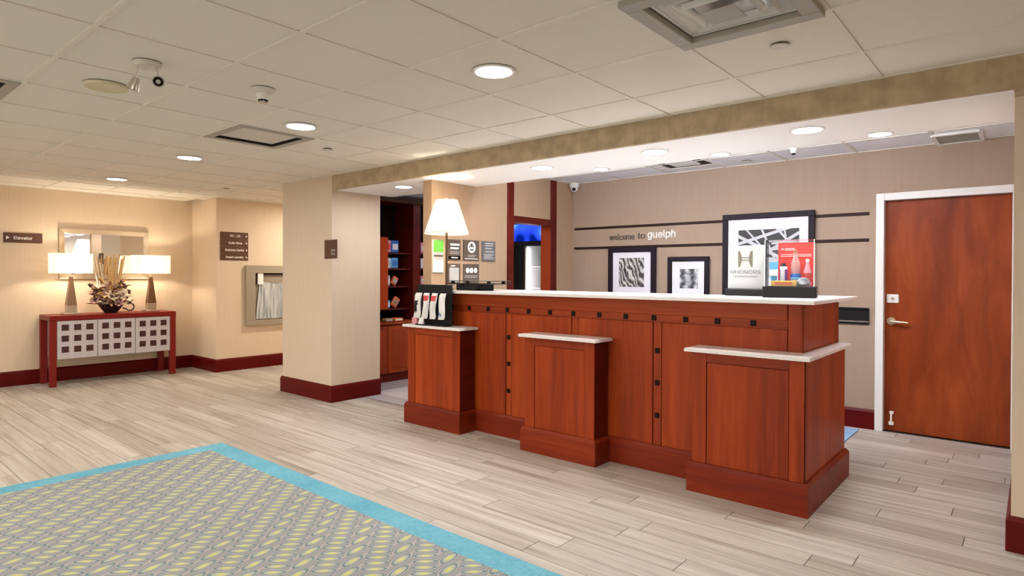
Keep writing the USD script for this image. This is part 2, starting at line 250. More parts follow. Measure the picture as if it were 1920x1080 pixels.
def frame4(u0, u1, v0, v1, w, d, b=0.004):
    """Four bars of a rectangular frame in x,y, depth along +z."""
    return [bx(u0, u1, v1 - w, v1, 0, d, b), bx(u0, u1, v0, v0 + w, 0, d, b), bx(u0, u0 + w, v0 + w, v1 - w, 0, d, b), bx(u1 - w, u1, v0 + w, v1 - w, 0, d, b)]
def px(p):
    d = np.asarray(p, float) - np.array([0, 0, CAM_H]); w = d @ CF
    return (960 + F_PX * (d @ CR) / w, 523.0 - F_PX * (d @ CU) / w, w)

# ------------------------------------------------------------------ the setting
CE, CB = 2.44, 2.505
WX, JY, LX2 = -9.53, 3.90, -8.74
SW = -4.40           # the plaque wall's face
def struct(name, mesh, m, label, c, parent=None, **k):
    return obj(name, mesh, m, parent, label, c, kind='structure', **k)
struct('wall_left', bx(WX - .12, WX, -4.0, JY, 0, 2.62), 'paper', 'cream wallpapered wall behind the console table and mirror', 'wall')
struct('wall_left_return', bx(WX - .12, LX2, JY, JY + .12, 0, 2.62), 'paper', 'short cream wall returning from the mirror wall to the directory corner', 'wall')
struct('wall_hall', bx(LX2 - .12, LX2, JY + .12, 8.0, 0, 2.62), 'paper', 'cream hallway wall carrying the brown directory sign', 'wall')
struct('wall_hall_end', bx(LX2 - .12, -6.98, 8.0, 8.12, 0, 2.62), 'paper', 'cream wall closing the far end of the hallway', 'wall')
struct('wall_pantry', bx(-6.98, -6.86, 4.44, 8.12, 0, 2.62), 'paper', 'wall behind the pantry shelves', 'wall')
struct('wall_pantry_end', bx(-6.86, -4.60, 7.42, 7.54, 0, 2.62), 'paper', 'wall behind the glowing drinks cooler', 'wall')
struct('column', bx(-6.78, -5.77, 3.80, 4.44, 0, CE - .001), 'paper_col', 'broad cream wallpapered column left of the pantry opening', 'column')
struct('wall_plaques', [bx(SW - .12, SW, 3.99, 5.09, 0, 2.62), bx(SW - .12, SW, 5.09, 5.975, 2.035, 2.62), bx(SW - .12, SW, 5.975, 7.54, 0, 2.62)], 'paper_plaques', 'tan wall with small plaques behind the desk lamp', 'wall')
struct('wall_back', [bx(SW, -1.10, 6.34, 6.46, 0, 2.62), bx(-1.10, -.09, 6.34, 6.46, 2.12, 2.62)], 'paper_back', 'tan wall behind the reception desk', 'wall')
struct('wall_right', bx(-.09, 3.0, 4.0, 6.5, 0, 2.62), 'paper_col', 'cream wall end at the right edge beside the door', 'wall')
struct('wall_side', bx(3.0, 3.12, -4.0, 4.0, 0, 2.62), 'paper', 'cream wall on the right side of the lobby', 'wall')
struct('wall_front', [bx(WX - .12, -7.6, -4.12, -4.0, 0, 2.62), bx(.8, 3.12, -4.12, -4.0, 0, 2.62), bx(-7.6, .8, -4.12, -4.0, 2.25, 2.62), bx(-7.6, .8, -4.12, -4.0, 0, .12)], 'paper', 'cream wall with the entrance windows behind the viewpoint', 'wall')
wn = thing('window_1', 'entrance window band behind the viewpoint', 'window', kind='structure')
for k in range(8): obj('mullion', bx(-7.6 + k * 1.2 - .025, -7.6 + k * 1.2 + .025, -4.10, -4.03, .12, 2.25, .004), 'nickel', wn)
for k in range(7): obj('pane', bx(-7.575 + k * 1.2, -6.425 + k * 1.2, -4.068, -4.062, .12, 2.25), 'acryl', wn)
struct('pavement', bx(-25, 20, -30, -4.13, -.35, -.15), 'pave', 'concrete pavement outside the entrance windows', 'pavement')
struct('beam', [bx(-5.77, 3.0, 3.80, 3.84, 2.285, 2.62), bx(-.09, 3.0, 3.84, 4.0, 2.285, 2.62)], 'paper_beam', 'mottled tan wallpapered beam face above the reception opening', 'beam')
struct('soffit', bx(-5.77, -.09, 3.84, 4.60, 2.2855, 2.62), 'drywall', 'smooth white dropped soffit with round lights above the desk', 'soffit')

struct('roof', bx(WX - .12, 3.12, -4.12, 8.12, 2.62, 2.70), 'void', 'roof slab above the ceilings', 'roof')
struct('wall_closet', bx(-1.2, -.05, 6.62, 6.68, 0, 2.62), 'void', 'dark wall behind the door', 'wall')
# floor: one base, planks, pantry tiles
floor = thing('floor', 'grey brown wood look plank floor of the lobby', 'floor', kind='structure')
obj('floor_base', bx(WX - .12, 3.12, -4.12, 8.12, -.12, -.008), 'sub', floor)
PW, PL = 0.152, 1.22
planks = []
y = -4.0; row = 0
while y < 8.0:
    x = WX - rng.uniform(0, PL)
    while x < 3.0:
        x0, x1, y0, y1 = max(x, WX), min(x + PL, 3.0), y, min(y + PW, 8.0)
        cx, cy_ = (x0 + x1) / 2, (y0 + y1) / 2
        pantry = cy_ > 4.17 and -5.75 < cx < -4.5 or cy_ > 4.4 and -6.9 < cx < -4.5
        if x1 - x0 > .05 and not pantry and cy_ < (6.40 if cx > -6.9 else 8.0): planks.append((x0, x1, y0, y1))
        x += PL
    y += PW; row += 1
def plank(x0, x1, y0, y1, g=.0009, e=.0022, z0=-.008, z1=0.0):
    p = [(x0 + g, y0 + g, z0), (x1 - g, y0 + g, z0), (x1 - g, y1 - g, z0), (x0 + g, y1 - g, z0)] + [(x0 + e, y0 + e, z1), (x1 - e, y0 + e, z1), (x1 - e, y1 - e, z1), (x0 + e, y1 - e, z1)]
    q = [(0, 3, 2, 1), (4, 5, 6, 7), (0, 1, 5, 4), (1, 2, 6, 5), (2, 3, 7, 6), (3, 0, 4, 7)]
    return trimesh.Trimesh(p, [t for a, b_, c, d in q for t in ((a, b_, c), (a, c, d))], process=False)
def on_show(r):
    x0, x1, y0, y1 = r; a = []
    if x1 < -1.7 and y1 < 2.2 and x0 > -4.9: return 0        # under the rug
    if y0 > 4.15 and x1 < -1.2 and x0 > -5.8: return 0
    for X in np.linspace(x0, x1, 4):
        u, v, w = px((X, (y0 + y1) / 2, 0))
        if w > .3 and 0 < u < 1920 and 0 < v < 1080: a.append(1 / w ** 3)
    return sum(a) * (x1 - x0)
order = sorted(planks, key=on_show, reverse=True)
nsep = min(300, sum(on_show(p) > 0 for p in order))
for p in order[:nsep]: obj('plank', plank(*p), 'plank', floor)
obj('outer_planks', [plank(*p) for p in order[nsep:]], 'plank', floor, kind='stuff')
for i in range(5):
    for j in range(6):
        x0, y0 = -6.86 + i * .475, 4.45 + j * .50
        if x0 < -4.6: obj('floor_tile', plank(x0, min(x0 + .475, -4.52), y0, y0 + .50, g=.001, e=.003), 'floor_tile', floor)
for k in range(5): obj('floor_tile', plank(-5.75 + k * .25, -5.50 + k * .25, 4.19, 4.45, g=.001, e=.003), 'floor_tile', floor)

# ceilings: grid bars and individual tiles
def grid_ceiling(name, xs, ys, z, label, skip=(), bound=None, tm='tile'):
    c = thing(name, label, 'ceiling', kind='structure')
    X0, X1, Y0, Y1 = bound
    t = .012
    bars = [bx(max(x - t, X0), min(x + t, X1), Y0, Y1, z, z + .03) for x in xs] + [bx(X0, X1, max(yy - t, Y0), min(yy + t, Y1), z - .0004, z + .03) for yy in ys]
    bars += [bx(X0, X1, yy, yy + .022, z - .0006, z + .03) for yy in (Y0, Y1 - .022)] + [bx(xx, xx + .022, Y0, Y1, z - .0007, z + .03) for xx in (X0, X1 - .022)]
    obj('grid', bars, 'tbar', c)
    obj('deck', bx(X0, X1, Y0, Y1, z + .15, z + .18), 'void', c)
    ex, ey = sorted(set([X0, X1] + [x for x in xs if X0 < x < X1])), sorted(set([Y0, Y1] + [v for v in ys if Y0 < v < Y1]))
    n = 0
    for i in range(len(ex) - 1):
        for j in range(len(ey) - 1):
            a, b_, c_, d = ex[i], ex[i + 1], ey[j], ey[j + 1]
            if any(abs((a + b_) / 2 - sx) < .2 and abs((c_ + d) / 2 - sy) < .2 for sx, sy in skip): continue
            tl = hull([(u, v, zz) for u in (a + .006, b_ - .006) for v in (c_ + .006, d - .006) for zz in (z + .009, z + .02)] + [(u, v, z + .005) for u in (a + .013, b_ - .013) for v in (c_ + .013, d - .013)]) if min(b_ - a, d - c_) > .05 else bx(a, b_, c_, d, z + .006, z + .02)
            obj('ceiling_tile', tl, tm, c); n += 1
    return c
G = .610
gx = [-.641 - G * k for k in range(-6, 15)]
gy = [3.30 - G * k for k in range(0, 12)]
DIFF = (-.641 - G * 6.5, 2.385); DIFF2 = (DIFF[0], 2.385 - 3 * G); BIG = (-.641 - G * .5, 2.385)
grid_ceiling('ceiling', [x for x in gx if WX < x < 3.0], gy, CE, 'off white lay in tile ceiling of the lobby', [DIFF, DIFF2, BIG], (WX, 3.0, -4.0, 3.80))
grid_ceiling('ceiling_hall', [x for x in gx if WX < x < -6.98], [3.30 + G * k for k in range(1, 8)], CE, 'tile ceiling above the hallway', (), (LX2, -6.98 + .2, 3.80, 8.0))
BD = (-.641 - G * 3.5, 3.30 + G * 4.1); RG = (-.47, 6.05)
by = [6.34 - .55, 6.34 - .55 - G]
grid_ceiling('ceiling_back', [x for x in gx if SW < x < -.1], by, CB, 'tile ceiling behind the desk soffit', (), (SW, -.09, 4.60, 6.34), 'tile_back')
grid_ceiling('ceiling_pantry', [x for x in gx if -6.86 < x < SW - .2], [4.57 + G * k for k in range(1, 5)], CE, 'tile ceiling of the pantry', (), (-6.86, SW - .12, 4.60, 7.42), 'tile_back')

# baseboards
BH, BT = 0.178, 0.020
def board(p0, p1, n, e0=0, e1=0, h=BH, t=BT):
    p0, p1, n = np.array(p0, float), np.array(p1, float), np.array(n, float); d = (p1 - p0) / np.linalg.norm(p1 - p0)
    out = []
    for off, z in ((0, 0), (t, 0), (t, h - .022), (t * .45, h), (0, h)):
        k = off / t
        for P, s, e in ((p0, -1, e0), (p1, 1, e1)):
            q = P + n * off + d * s * e * off; out.append((q[0], q[1], z))
    return hull(out)
def baseboard(name, segs, label, m='base_wood'):
    struct(name, [board(*s) for s in segs], m, label, 'baseboard')
baseboard('baseboard_left', [((WX, -4.0), (WX, JY), (1, 0), 0, -1)], 'dark red baseboard along the mirror wall under the console table')
baseboard('baseboard_left_return', [((WX, JY), (LX2, JY), (0, -1), -1, 1)], 'dark red baseboard on the short return wall beside the console table')
baseboard('baseboard_hall', [((LX2, JY), (LX2, 8.0), (1, 0), 1, 0)], 'dark red baseboard of the hallway wall below the directory sign')
baseboard('baseboard_column', [((-6.78, 3.80), (-5.77, 3.80), (0, -1), 1, 1), ((-5.77, 3.80), (-5.77, 4.44), (1, 0), 1, 0), ((-6.78, 4.44), (-6.78, 3.80), (-1, 0), 0, 1)], 'dark red baseboard wrapping the foot of the column')
baseboard('baseboard_back', [((SW + .02, 6.34), (-1.10, 6.34), (0, -1), 0, 0)], 'red baseboard of the tan wall left of the door')
baseboard('baseboard_right', [((-.09, 4.0), (3.0, 4.0), (0, -1), 1, 0), ((-.09, 6.33), (-.09, 4.0), (-1, 0), 0, 1)], 'red baseboard at the lower right corner of the picture')
baseboard('baseboard_plaques', [((SW, 4.9), (SW, 5.09), (1, 0), 0, 0), ((SW, 5.975), (SW, 6.33), (1, 0), 0, -1)], 'dark red baseboard of the plaque wall')

# office opening in the plaque wall: cherry posts and header
tr = thing('trim_1', 'tall dark cherry posts and crosspiece framing the opening to the drinks cooler', 'door frame', kind='structure')
obj('post', bx(SW, SW + .022, 5.09, 5.185, 0, CB - .002, .003), 'cherry_dk', tr)
obj('post', bx(SW, SW + .022, 5.875, 5.975, 0, CB - .002, .003), 'cherry_dk', tr)
obj('header', bx(SW, SW + .020, 5.185, 5.875, 1.962, 2.032, .003), 'cherry_dk', tr)
obj('jamb', bx(SW - .14, SW, 5.875, 5.895, 0, 2.03), 'jamb', tr, 'lighter inner jamb')
obj('jamb', bx(SW - .14, SW, 5.165, 5.185, 0, 2.03), 'jamb', tr)
obj('jamb_head', bx(SW - .14, SW, 5.185, 5.875, 1.963, 2.03), 'jamb', tr)

# door
d1 = thing('door_1', 'mahogany flush door in a white steel frame at the right', 'door', kind='structure')
obj('door_slab', bx(-1.036, -.150, 6.395, 6.47, .002, 2.052, .003), 'door_wood', d1)
obj('door_frame', [bx(-1.100, -1.036, 6.318, 6.47, 0, 2.118, .003), bx(-.150, -.091, 6.318, 6.47, 0, 2.118, .003), bx(-1.036, -.150, 6.318, 6.47, 2.054, 2.118, .003)], 'frame_white', d1)
lk = obj('lock_plate', bx(-1.022, -.928, 6.381, 6.395, 1.143, 1.221, .006), 'letter_white', d1, 'ivory keypad lock plate')
obj('lock_cylinder', cyl((-.975, 6.381, 1.182), (-.975, 6.372, 1.182), .013), 'nickel', lk)
hd = obj('door_handle', [cyl((-.985, 6.395, .982), (-.985, 6.378, .982), .034), cyl((-.985, 6.38, .982), (-.985, 6.335, .982), .013), tube([(-.985, 6.337, .982), (-.93, 6.334, .979), (-.85, 6.338, .975)], [.014, .012, .009], 10)], 'brass', d1, 'satin brass lever handle', smooth=40)
obj('door_holder', [bx(-.995, -.962, 6.385, 6.395, .150, .178, .003), cyl((-.979, 6.383, .165), (-.979, 6.372, .085), .008), bx(-1.000, -.958, 6.372, 6.392, .052, .088, .006)], 'letter_white', d1, 'kick down door holder')

# ------------------------------------------------------------------ reception desk
YP = 3.985
desk = thing('reception_desk', 'long cherry wood reception desk body with ebony pegs', 'reception desk')
obj('body', [bx(-4.39, -1.079, 4.0, 4.36, 0, 1.212), bx(-1.40, -1.079, 4.36, 4.86, 0, 1.212)], 'cherry_dk', desk)
STR = [(-3.455, -3.393), (-2.775, -2.712), (-2.072, -2.006)]
ed = [-4.39] + [e for s in STR for e in s] + [-1.160]
for i in range(0, 8, 2): obj('front_panel', bx(ed[i] + .002, ed[i + 1] - .002, YP, 4.0, .18, 1.052, .0035), 'cherry', desk)
for (a, b_) in STR:
    s = obj('peg_strip', bx(a + .004, b_ - .004, YP + .006, 4.0, .18, 1.052), 'cherry', desk)
    for z in (.850, .623, .393): obj('peg', bx((a + b_) / 2 - .017, (a + b_) / 2 + .017, YP - .003, YP + .006, z - .018, z + .018, .003), 'peg', s)
rl = obj('peg_rail', bx(-4.39, -1.162, YP + .004, 4.0, 1.052, 1.107), 'cherry_h', desk)
for xx in (-4.11, -3.89, -3.66, -3.44, -3.205, -2.985, -2.758, -2.52, -2.293, -2.066, -1.828, -1.605, -1.372):
    obj('peg', bx(xx - .018, xx + .018, YP - .004, YP + .004, 1.063, 1.099, .003), 'peg', rl)
obj('fascia', bx(-4.39, -1.162, YP - .008, 4.0, 1.107, 1.212, .003), 'cherry_h', desk)
obj('rail_lip', bx(-4.39, -1.162, YP - .006, YP + .004, 1.0525, 1.0575), 'cherry_h', desk)
obj('corner_post', bx(-1.158, -1.076, YP - .008, 4.0, .18, 1.212, .003), 'cherry', desk)
obj('side_panel', bx(-1.079, -1.073, 4.0, 4.86, 0, 1.212), 'cherry', desk)
obj('base_board', board((-4.39, 3.985), (-1.2, 3.985), (0, -1), 0, 0, .185, .026), 'cherry_base', desk)

def poly_slab(pts, z0, z1, e=.004):
    P = Polygon(pts); a = extr(P, z1 - z0 - e); a.apply_translation([0, 0, z0])
    b_ = extr(P.buffer(-e, join_style=2), e); b_.apply_translation([0, 0, z1 - e])
    return cat([a, b_])
obj('counter_top', poly_slab([(-4.385, 3.87), (-.985, 3.87), (-.985, 5.035), (-1.47, 5.035), (-1.47, 4.62), (-4.385, 4.62)], 1.213, 1.236), 'stone', None, 'long white quartz counter top on the reception desk', 'counter top')

def pedestal(x0, x1, label, wrap=None):
    t = thing('desk_pedestal', label, 'pedestal cabinet', (x0, 3.78, 0), group='cherry pedestals along the front of the desk'); W = x1 - x0; D = 3.956 - 3.78
    if wrap is None:
        obj('body', bx(0, W, .012, D, 0, .894), 'cherry_dk', t)
    else:
        obj('body', [bx(0, W - .006, .012, D, 0, .894), bx(W - .062, W - .006, D, wrap - 3.78, 0, .894)], 'cherry_dk', t)
        obj('side_stile', bx(W - .006, W, 0.0, .075, .18, .894, .002), 'cherry', t)
        obj('side_panel', bx(W - .006, W - .001, .078, wrap - 3.78, .18, .894), 'cherry', t)
    sl, sr = .094, .088
    obj('stile', bx(0, sl, 0, .012, .18, .894, .002), 'cherry', t)
    obj('stile', bx(W - sr, W, 0, .012, .18, .894, .002), 'cherry', t)
    obj('top_rail', bx(sl, W - sr, .001, .012, .832, .894, .002), 'cherry_h', t)
    obj('panel', bx(sl + .003, W - sr - .003, .005, .012, .18, .829, .002), 'cherry', t)
    segs = [board((0, 0), (W, 0), (0, -1), 1, 1, .19, .025)]
    if wrap is None:
        segs += [board((W, 0), (W, D), (1, 0), 1, 0, .19, .025), board((0, D), (0, 0), (-1, 0), 0, 1, .19, .025)]
        led = [(-.038, -.038), (W + .035, -.038), (W + .035, D + .02), (-.038, D + .02)]
    else:
        segs += [board((W, 0), (W, wrap - 3.78), (1, 0), 1, 1, .19, .025), board((0, D), (0, 0), (-1, 0), 0, 1, .19, .025), board((W, wrap - 3.78), (W - .05, wrap - 3.78), (0, 1), 1, 0, .19, .025)]
        led = [(-.038, -.038), (W + .032, -.038), (W + .032, wrap - 3.78 + .035), (W - .064, wrap - 3.78 + .035), (W - .064, D + .02), (-.038, D + .02)]
    obj('base_board', segs, 'cherry_base', t)
    obj('ledge_top', poly_slab(led, .895, .917, .003), 'stone', t, 'white quartz ledge')
    return t
pedestal(-4.49, -3.805, 'leftmost cherry pedestal, under the snack rack')
pedestal(-3.076, -2.43, 'middle cherry pedestal with a bare white ledge in the desk front')
pedestal(-1.687, -1.005, 'rightmost, nearest cherry pedestal, with its ledge wrapping the desk corner', wrap=4.742)

# ------------------------------------------------------------------ recessed lights
def downlight(label, loc, lens, r=.095, group=None, name='recessed_light'):
    t = thing(name, label, 'ceiling light', loc, group=group)
    ring = lathe([(r + .016, 0), (r + .013, -.005), (r + .002, -.006), (r, -.001), (r - .004, .012)], 28)
    obj('trim_ring', ring, 'white', t, smooth=40)
    lens_m = lathe([(.0001, -.002), (r * .97, -.0025)], 24); lens_m.invert()
    lens_m = trimesh.Trimesh(lens_m.vertices, lens_m.faces)
    if lens_m.face_normals[:, 2].mean() > 0: lens_m.invert()
    obj('lens', lens_m, lens, t)
    return t
grp = 'recessed lights of the lobby ceiling'
m0 = downlight('recessed ceiling light nearest the viewer, largest of the lobby row', (-2.156, 2.385, CE - .001), 'lens_main', group=grp)
dup(m0, (-4.02, 2.39, CE - .001), 0, 'recessed ceiling light beside the square air diffuser', grp)
dup(m0, (-5.90, 2.39, CE - .001), 0, 'recessed ceiling light third along the lobby row, beyond the square diffuser', grp)
dup(m0, (-7.87, 2.41, CE - .001), 0, 'recessed ceiling light farthest along the lobby row, nearest the mirror wall', grp)
for yy in (.555, -1.275, -3.105):
    for xx in (-7.66, -5.83, -4.0, -2.17, -.34, 1.49):
        dup(m0, (xx, yy, CE - .001), 0, 'recessed ceiling light of the rows behind the viewpoint, outside the picture', 'recessed lights behind the viewpoint')
dup(m0, (-.34, 2.385, CE - .001), 0, 'recessed ceiling light right of the large clear diffuser, outside the picture', grp) if False else None
h0 = downlight('recessed ceiling light in the hallway behind the column', (-7.86, 5.2, CE - .001), 'lens_hall', group='recessed lights of the hallway', name='hallway_light')
dup(h0, (-7.86, 7.0, CE - .001))
s0 = downlight('recessed soffit light at the left end of the desk', (-3.172, 4.118, 2.2845), 'lens_soffit', .085, 'recessed lights in the white soffit', 'soffit_light')
dup(s0, (-2.127, 4.106, 2.2845), 0, 'recessed soffit light over the middle of the desk')
dup(s0, (-1.086, 4.084, 2.2845), 0, 'recessed soffit light above the nearest pedestal, rightmost in the soffit')
dup(s0, (-4.975, 4.127, 2.2845), 0, 'recessed soffit light in the passage beside the column')
b0 = downlight('small recessed light at the back edge of the soffit, leftmost of three', (-2.835, 4.497, 2.2845), 'lens_back', .062, 'small lights along the back edge of the soffit', 'small_light')
dup(b0, (-1.800, 4.497, 2.2845), 0, 'small recessed light at the back edge of the soffit, middle of three')
dup(b0, (-.764, 4.497, 2.2845), 0, 'small recessed light at the back edge of the soffit, nearest the door')
cv = thing('tube_light', 'cool white tube light on the hidden back face of the soffit, above the staff side', 'tube light', (-2.3, 4.60, 2.395))
obj('housing', bx(-1.75, 1.75, .0005, .022, -.03, .03, .004), 'white', cv)
obj('tube', cyl((-1.7, .045, 0), (1.7, .045, 0), .013, n=10), glow('cool_tube', (.86, .90, 1.0), L_TUBE), cv)
for xx in (-1.71, 1.71): obj('socket', bx(xx - .012, xx + .012, .020, .062, -.02, .02, .003), 'white', cv)
p0 = downlight('recessed light of the pantry ceiling, hidden behind the beam', (-5.3, 5.3, CE - .001), 'lens_pantry', .085, 'recessed lights in the pantry', 'pantry_light')
dup(p0, (-5.3, 6.6, CE - .001))

# ------------------------------------------------------------------ ceiling fittings
def diffuser(label, c):
    t = thing('air_diffuser', label, 'air vent', (c[0], c[1], CE)); h = .298
    obj('flange', [bx(-h, h, -h, -h + .055, -.006, .002, .002), bx(-h, h, h - .055, h, -.006, .002, .002), bx(-h, -h + .055, -h + .055, h - .055, -.006, .002, .002), bx(h - .055, h, -h + .055, h - .055, -.006, .002, .002)], 'diffuser', t)
    obj('duct', [bx(-h + .05, h - .05, -h + .05, h - .05, .021, .023)] + [bx(-h + .05, h - .05, s * (h - .053) - .002, s * (h - .053) + .002, 0, .021) for s in (-1, 1)] + [bx(s * (h - .053) - .002, s * (h - .053) + .002, -h + .05, h - .05, 0, .021) for s in (-1, 1)], 'void', t)
    obj('centre_plate', bx(-.222, .222, -.222, .222, .014, .019, .002), 'diff_light', t)
    return t
df = diffuser('square four way air diffuser with a white centre plate beside a ceiling light', DIFF)
dup(df, (DIFF2[0], DIFF2[1], CE), 0, 'square air diffuser cut off by the left edge of the picture')
big = thing('air_diffuser', 'large square ceiling diffuser with a clear ridged plastic deflector at the top edge', 'air vent', (BIG[0], BIG[1], CE)); h = .298
obj('flange', [bx(-h, h, s * (h - .035) - .035, s * (h - .035) + .035, -.026, .002, .003) for s in (-1, 1)] + [bx(s * (h - .035) - .035, s * (h - .035) + .035, -h + .07, h - .07, -.026, .002, .003) for s in (-1, 1)], 'diffuser', big)
obj('duct', bx(-.23, .23, -.23, .23, .021, .023), 'white', big)
for k, r in enumerate((.215, .165, .115)):
    z = -.004 - .010 * k
    obj('deflector_ridge', [hull([(-r, s * r - .016, z + .02), (r, s * r - .016, z + .02), (-r, s * r + .016, z + .02), (r, s * r + .016, z + .02), (-r, s * r, z), (r, s * r, z)]) for s in (-1, 1)]
        + [hull([(s * r - .016, -r, z + .02), (s * r - .016, r, z + .02), (s * r + .016, -r, z + .02), (s * r + .016, r, z + .02), (s * r, -r, z), (s * r, r, z)]) for s in (-1, 1)], 'plastic_clear', big)
obj('deflector_sheet', bx(-.225, .225, -.225, .225, .0, .004), 'plastic_clear', big)
obj('centre_plate', bx(-.07, .07, -.07, .07, -.035, -.031, .002), 'diffuser', big)

sp = thing('spot_fixture', 'twin head chrome spotlight hanging from the lobby ceiling', 'spotlight', (-3.41, 1.18, CE), 40)
obj('canopy', lathe([(.0001, -.022), (.055, -.022), (.062, -.014), (.064, 0)], 28), 'diff_light', sp, smooth=40)
def spot_head(x, dirv):
    d = np.array(dirv, float); d /= np.linalg.norm(d); top = np.array([x, 0.0, -.022]); j = top + np.array([np.sign(x) * .014, 0, -.062])
    a = obj('stem', [tube([top, j], .0045), ball(j, .010, sub=1)], 'chrome', sp)
    h0 = j - d * .012; 
    hd_ = obj('lamp_head', [cyl(h0, h0 + d * .045, .016, .026), cyl(h0 + d * .045, h0 + d * .062, .026, .029)], 'nickel', sp)
    obj('reflector', cyl(h0 + d * .0625, h0 + d * .064, .023), 'peg', hd_); obj('lamp', cyl(h0 + d * .064, h0 + d * .066, .011), 'nickel', hd_)
spot_head(-.045, (-.30, .05, -.80)); spot_head(.045, (.35, -.75, -.40))
obj('ceiling_plate', lathe([(.0001, -.010), (.078, -.012), (.088, -.018), (.104, -.016), (.108, 0)], 32), 'cream', None, 'round cream cover plate on the ceiling left of the twin spotlight', 'cover plate', smooth=40)
stage.GetPrimAtPath('/World/ceiling_plate').GetAttribute('points')
UsdGeom.Xformable(stage.GetPrimAtPath('/World/ceiling_plate')).AddTranslateOp().Set(Gf.Vec3d(-4.0, 1.172, CE))
sd = thing('smoke_detector', 'round smoke detector with a dark vented tip on the lobby ceiling', 'smoke detector', (-3.385, 1.775, CE))
obj('base', lathe([(.0001, -.026), (.040, -.026), (.052, -.020), (.064, -.006), (.066, 0)], 28), 'diff_light', sd, smooth=40)
obj('neck', lathe([(.024, -.062), (.032, -.056), (.036, -.026)], 24), 'white', sd, smooth=40)
obj('vent_slats', [bx(.022 * math.cos(a) - .004, .022 * math.cos(a) + .004, .022 * math.sin(a) - .004, .022 * math.sin(a) + .004, -.072, -.058) for a in np.linspace(0, 2 * math.pi, 9)[:-1]], 'peg', sd)
obj('cap', lathe([(.0001, -.078), (.018, -.078), (.026, -.070), (.018, -.070)], 24), 'nickel', sd, smooth=40)
def sprinkler(label, loc):
    t = thing('sprinkler_cap', label, 'sprinkler cover', loc, group='flat round sprinkler covers')
    obj('cover', lathe([(.0001, -.009), (.040, -.009), (.042, -.006), (.040, -.003)], 24), 'diff_light', t, smooth=40); obj('collar', cyl((0, 0, -.004), (0, 0, 0), .034), 'void', t); return t
k0 = sprinkler('flat round sprinkler cover near the big clear diffuser', (-.906, 2.955, CE))
dup(k0, (-4.587, 2.982, CE), 0, 'flat round sprinkler cover close to the beam right of the square diffuser')
dup(k0, (-7.70, 3.56, CE), 0, 'flat round sprinkler cover far left near the hallway corner')
dup(k0, (-2.175, 6.106, CB), 0, 'flat round sprinkler cover on the ceiling behind the desk')
v = thing('office_vent', 'dark slotted air vent in the ceiling behind the desk', 'air vent', (-2.70, 5.80, CB))
obj('flange', [bx(-.29, .29, s * .265 - .025, s * .265 + .025, -.006, .004, .002) for s in (-1, 1)] + [bx(s * .265 - .025, s * .265 + .025, -.24, .24, -.006, .004, .002) for s in (-1, 1)], 'white', v)
obj('duct', bx(-.24, .24, -.24, .24, .004, .0045), 'void', v)
obj('centre_plate', bx(-.13, .13, -.13, .13, -.012, .003, .003), 'white', v)
gr = thing('ceiling_grille', 'grey ceiling return grille near the door', 'air vent', (-.49, 6.12, CB))
obj('frame', [bx(-.15, .15, s * .20 - .02, s * .20 + .02, -.016, .004, .002) for s in (-1, 1)] + [bx(s * .15 - .015, s * .15 + .015, -.20, .20, -.016, .004, .002) for s in (-1, 1)], 'white', gr)
obj('backing', bx(-.14, .14, -.19, .19, .0, .003), 'diffuser', gr)
for k in range(9): obj('slat', bx(-.135, .135, -.165 + k * .041 - .004, -.165 + k * .041 + .010, -.010, -.002), 'diffuser', gr)
cs = thing('occupancy_sensor', 'small white ceiling sensor with a dark tip behind the soffit', 'sensor', (-1.62, 5.68, CB))
obj('base', lathe([(.0001, -.02), (.045, -.02), (.055, 0)], 24), 'white', cs, smooth=40); obj('head', lathe([(.0001, -.060), (.018, -.058), (.032, -.02)], 20), 'white', cs, smooth=40); obj('tip', lathe([(.0001, -.072), (.016, -.07), (.018, -.058)], 20), 'peg', cs, smooth=40)
dc = thing('security_camera', 'white dome security camera in the ceiling corner of the back wall', 'security camera', (-4.33, 6.27, CB))
obj('mount', lathe([(.0001, -.05), (.055, -.05), (.062, -.02), (.062, 0)], 24), 'white', dc, smooth=40)
obj('dome', [ball((0, 0, -.062), .045, sub=2)], 'white', dc, smooth=True); obj('camera_lens', ball((.018, -.034, -.078), .022, sub=2), 'black', dc, smooth=True)

# ------------------------------------------------------------------ rug and mat
rug = thing('rug', 'large patterned area carpet with a plain blue border', 'rug')
RX, RY, RW = -5.04, 2.295, .155
obj('field', bx(RX + RW, 1.6, -3.2, RY - RW, .0005, .009), 'rug_field', rug, 'grey field of yellow green ovals and wavy lines')
obj('border', [bx(RX, 1.8, RY - RW, RY, .0005, .0085), bx(RX, RX + RW, -3.4, RY - RW, .0005, .0085), bx(RX + RW, 1.8, -3.4, -3.2, .0005, .0085), bx(1.6, 1.8, -3.2, RY - RW, .0005, .0085)], 'rug_border', rug, 'plain blue border')
obj('floor_mat', bx(-3.9, -1.205, 5.15, 6.22, .0005, .010), 'mat_blue', None, 'light blue floor mat behind the reception desk', 'floor mat')

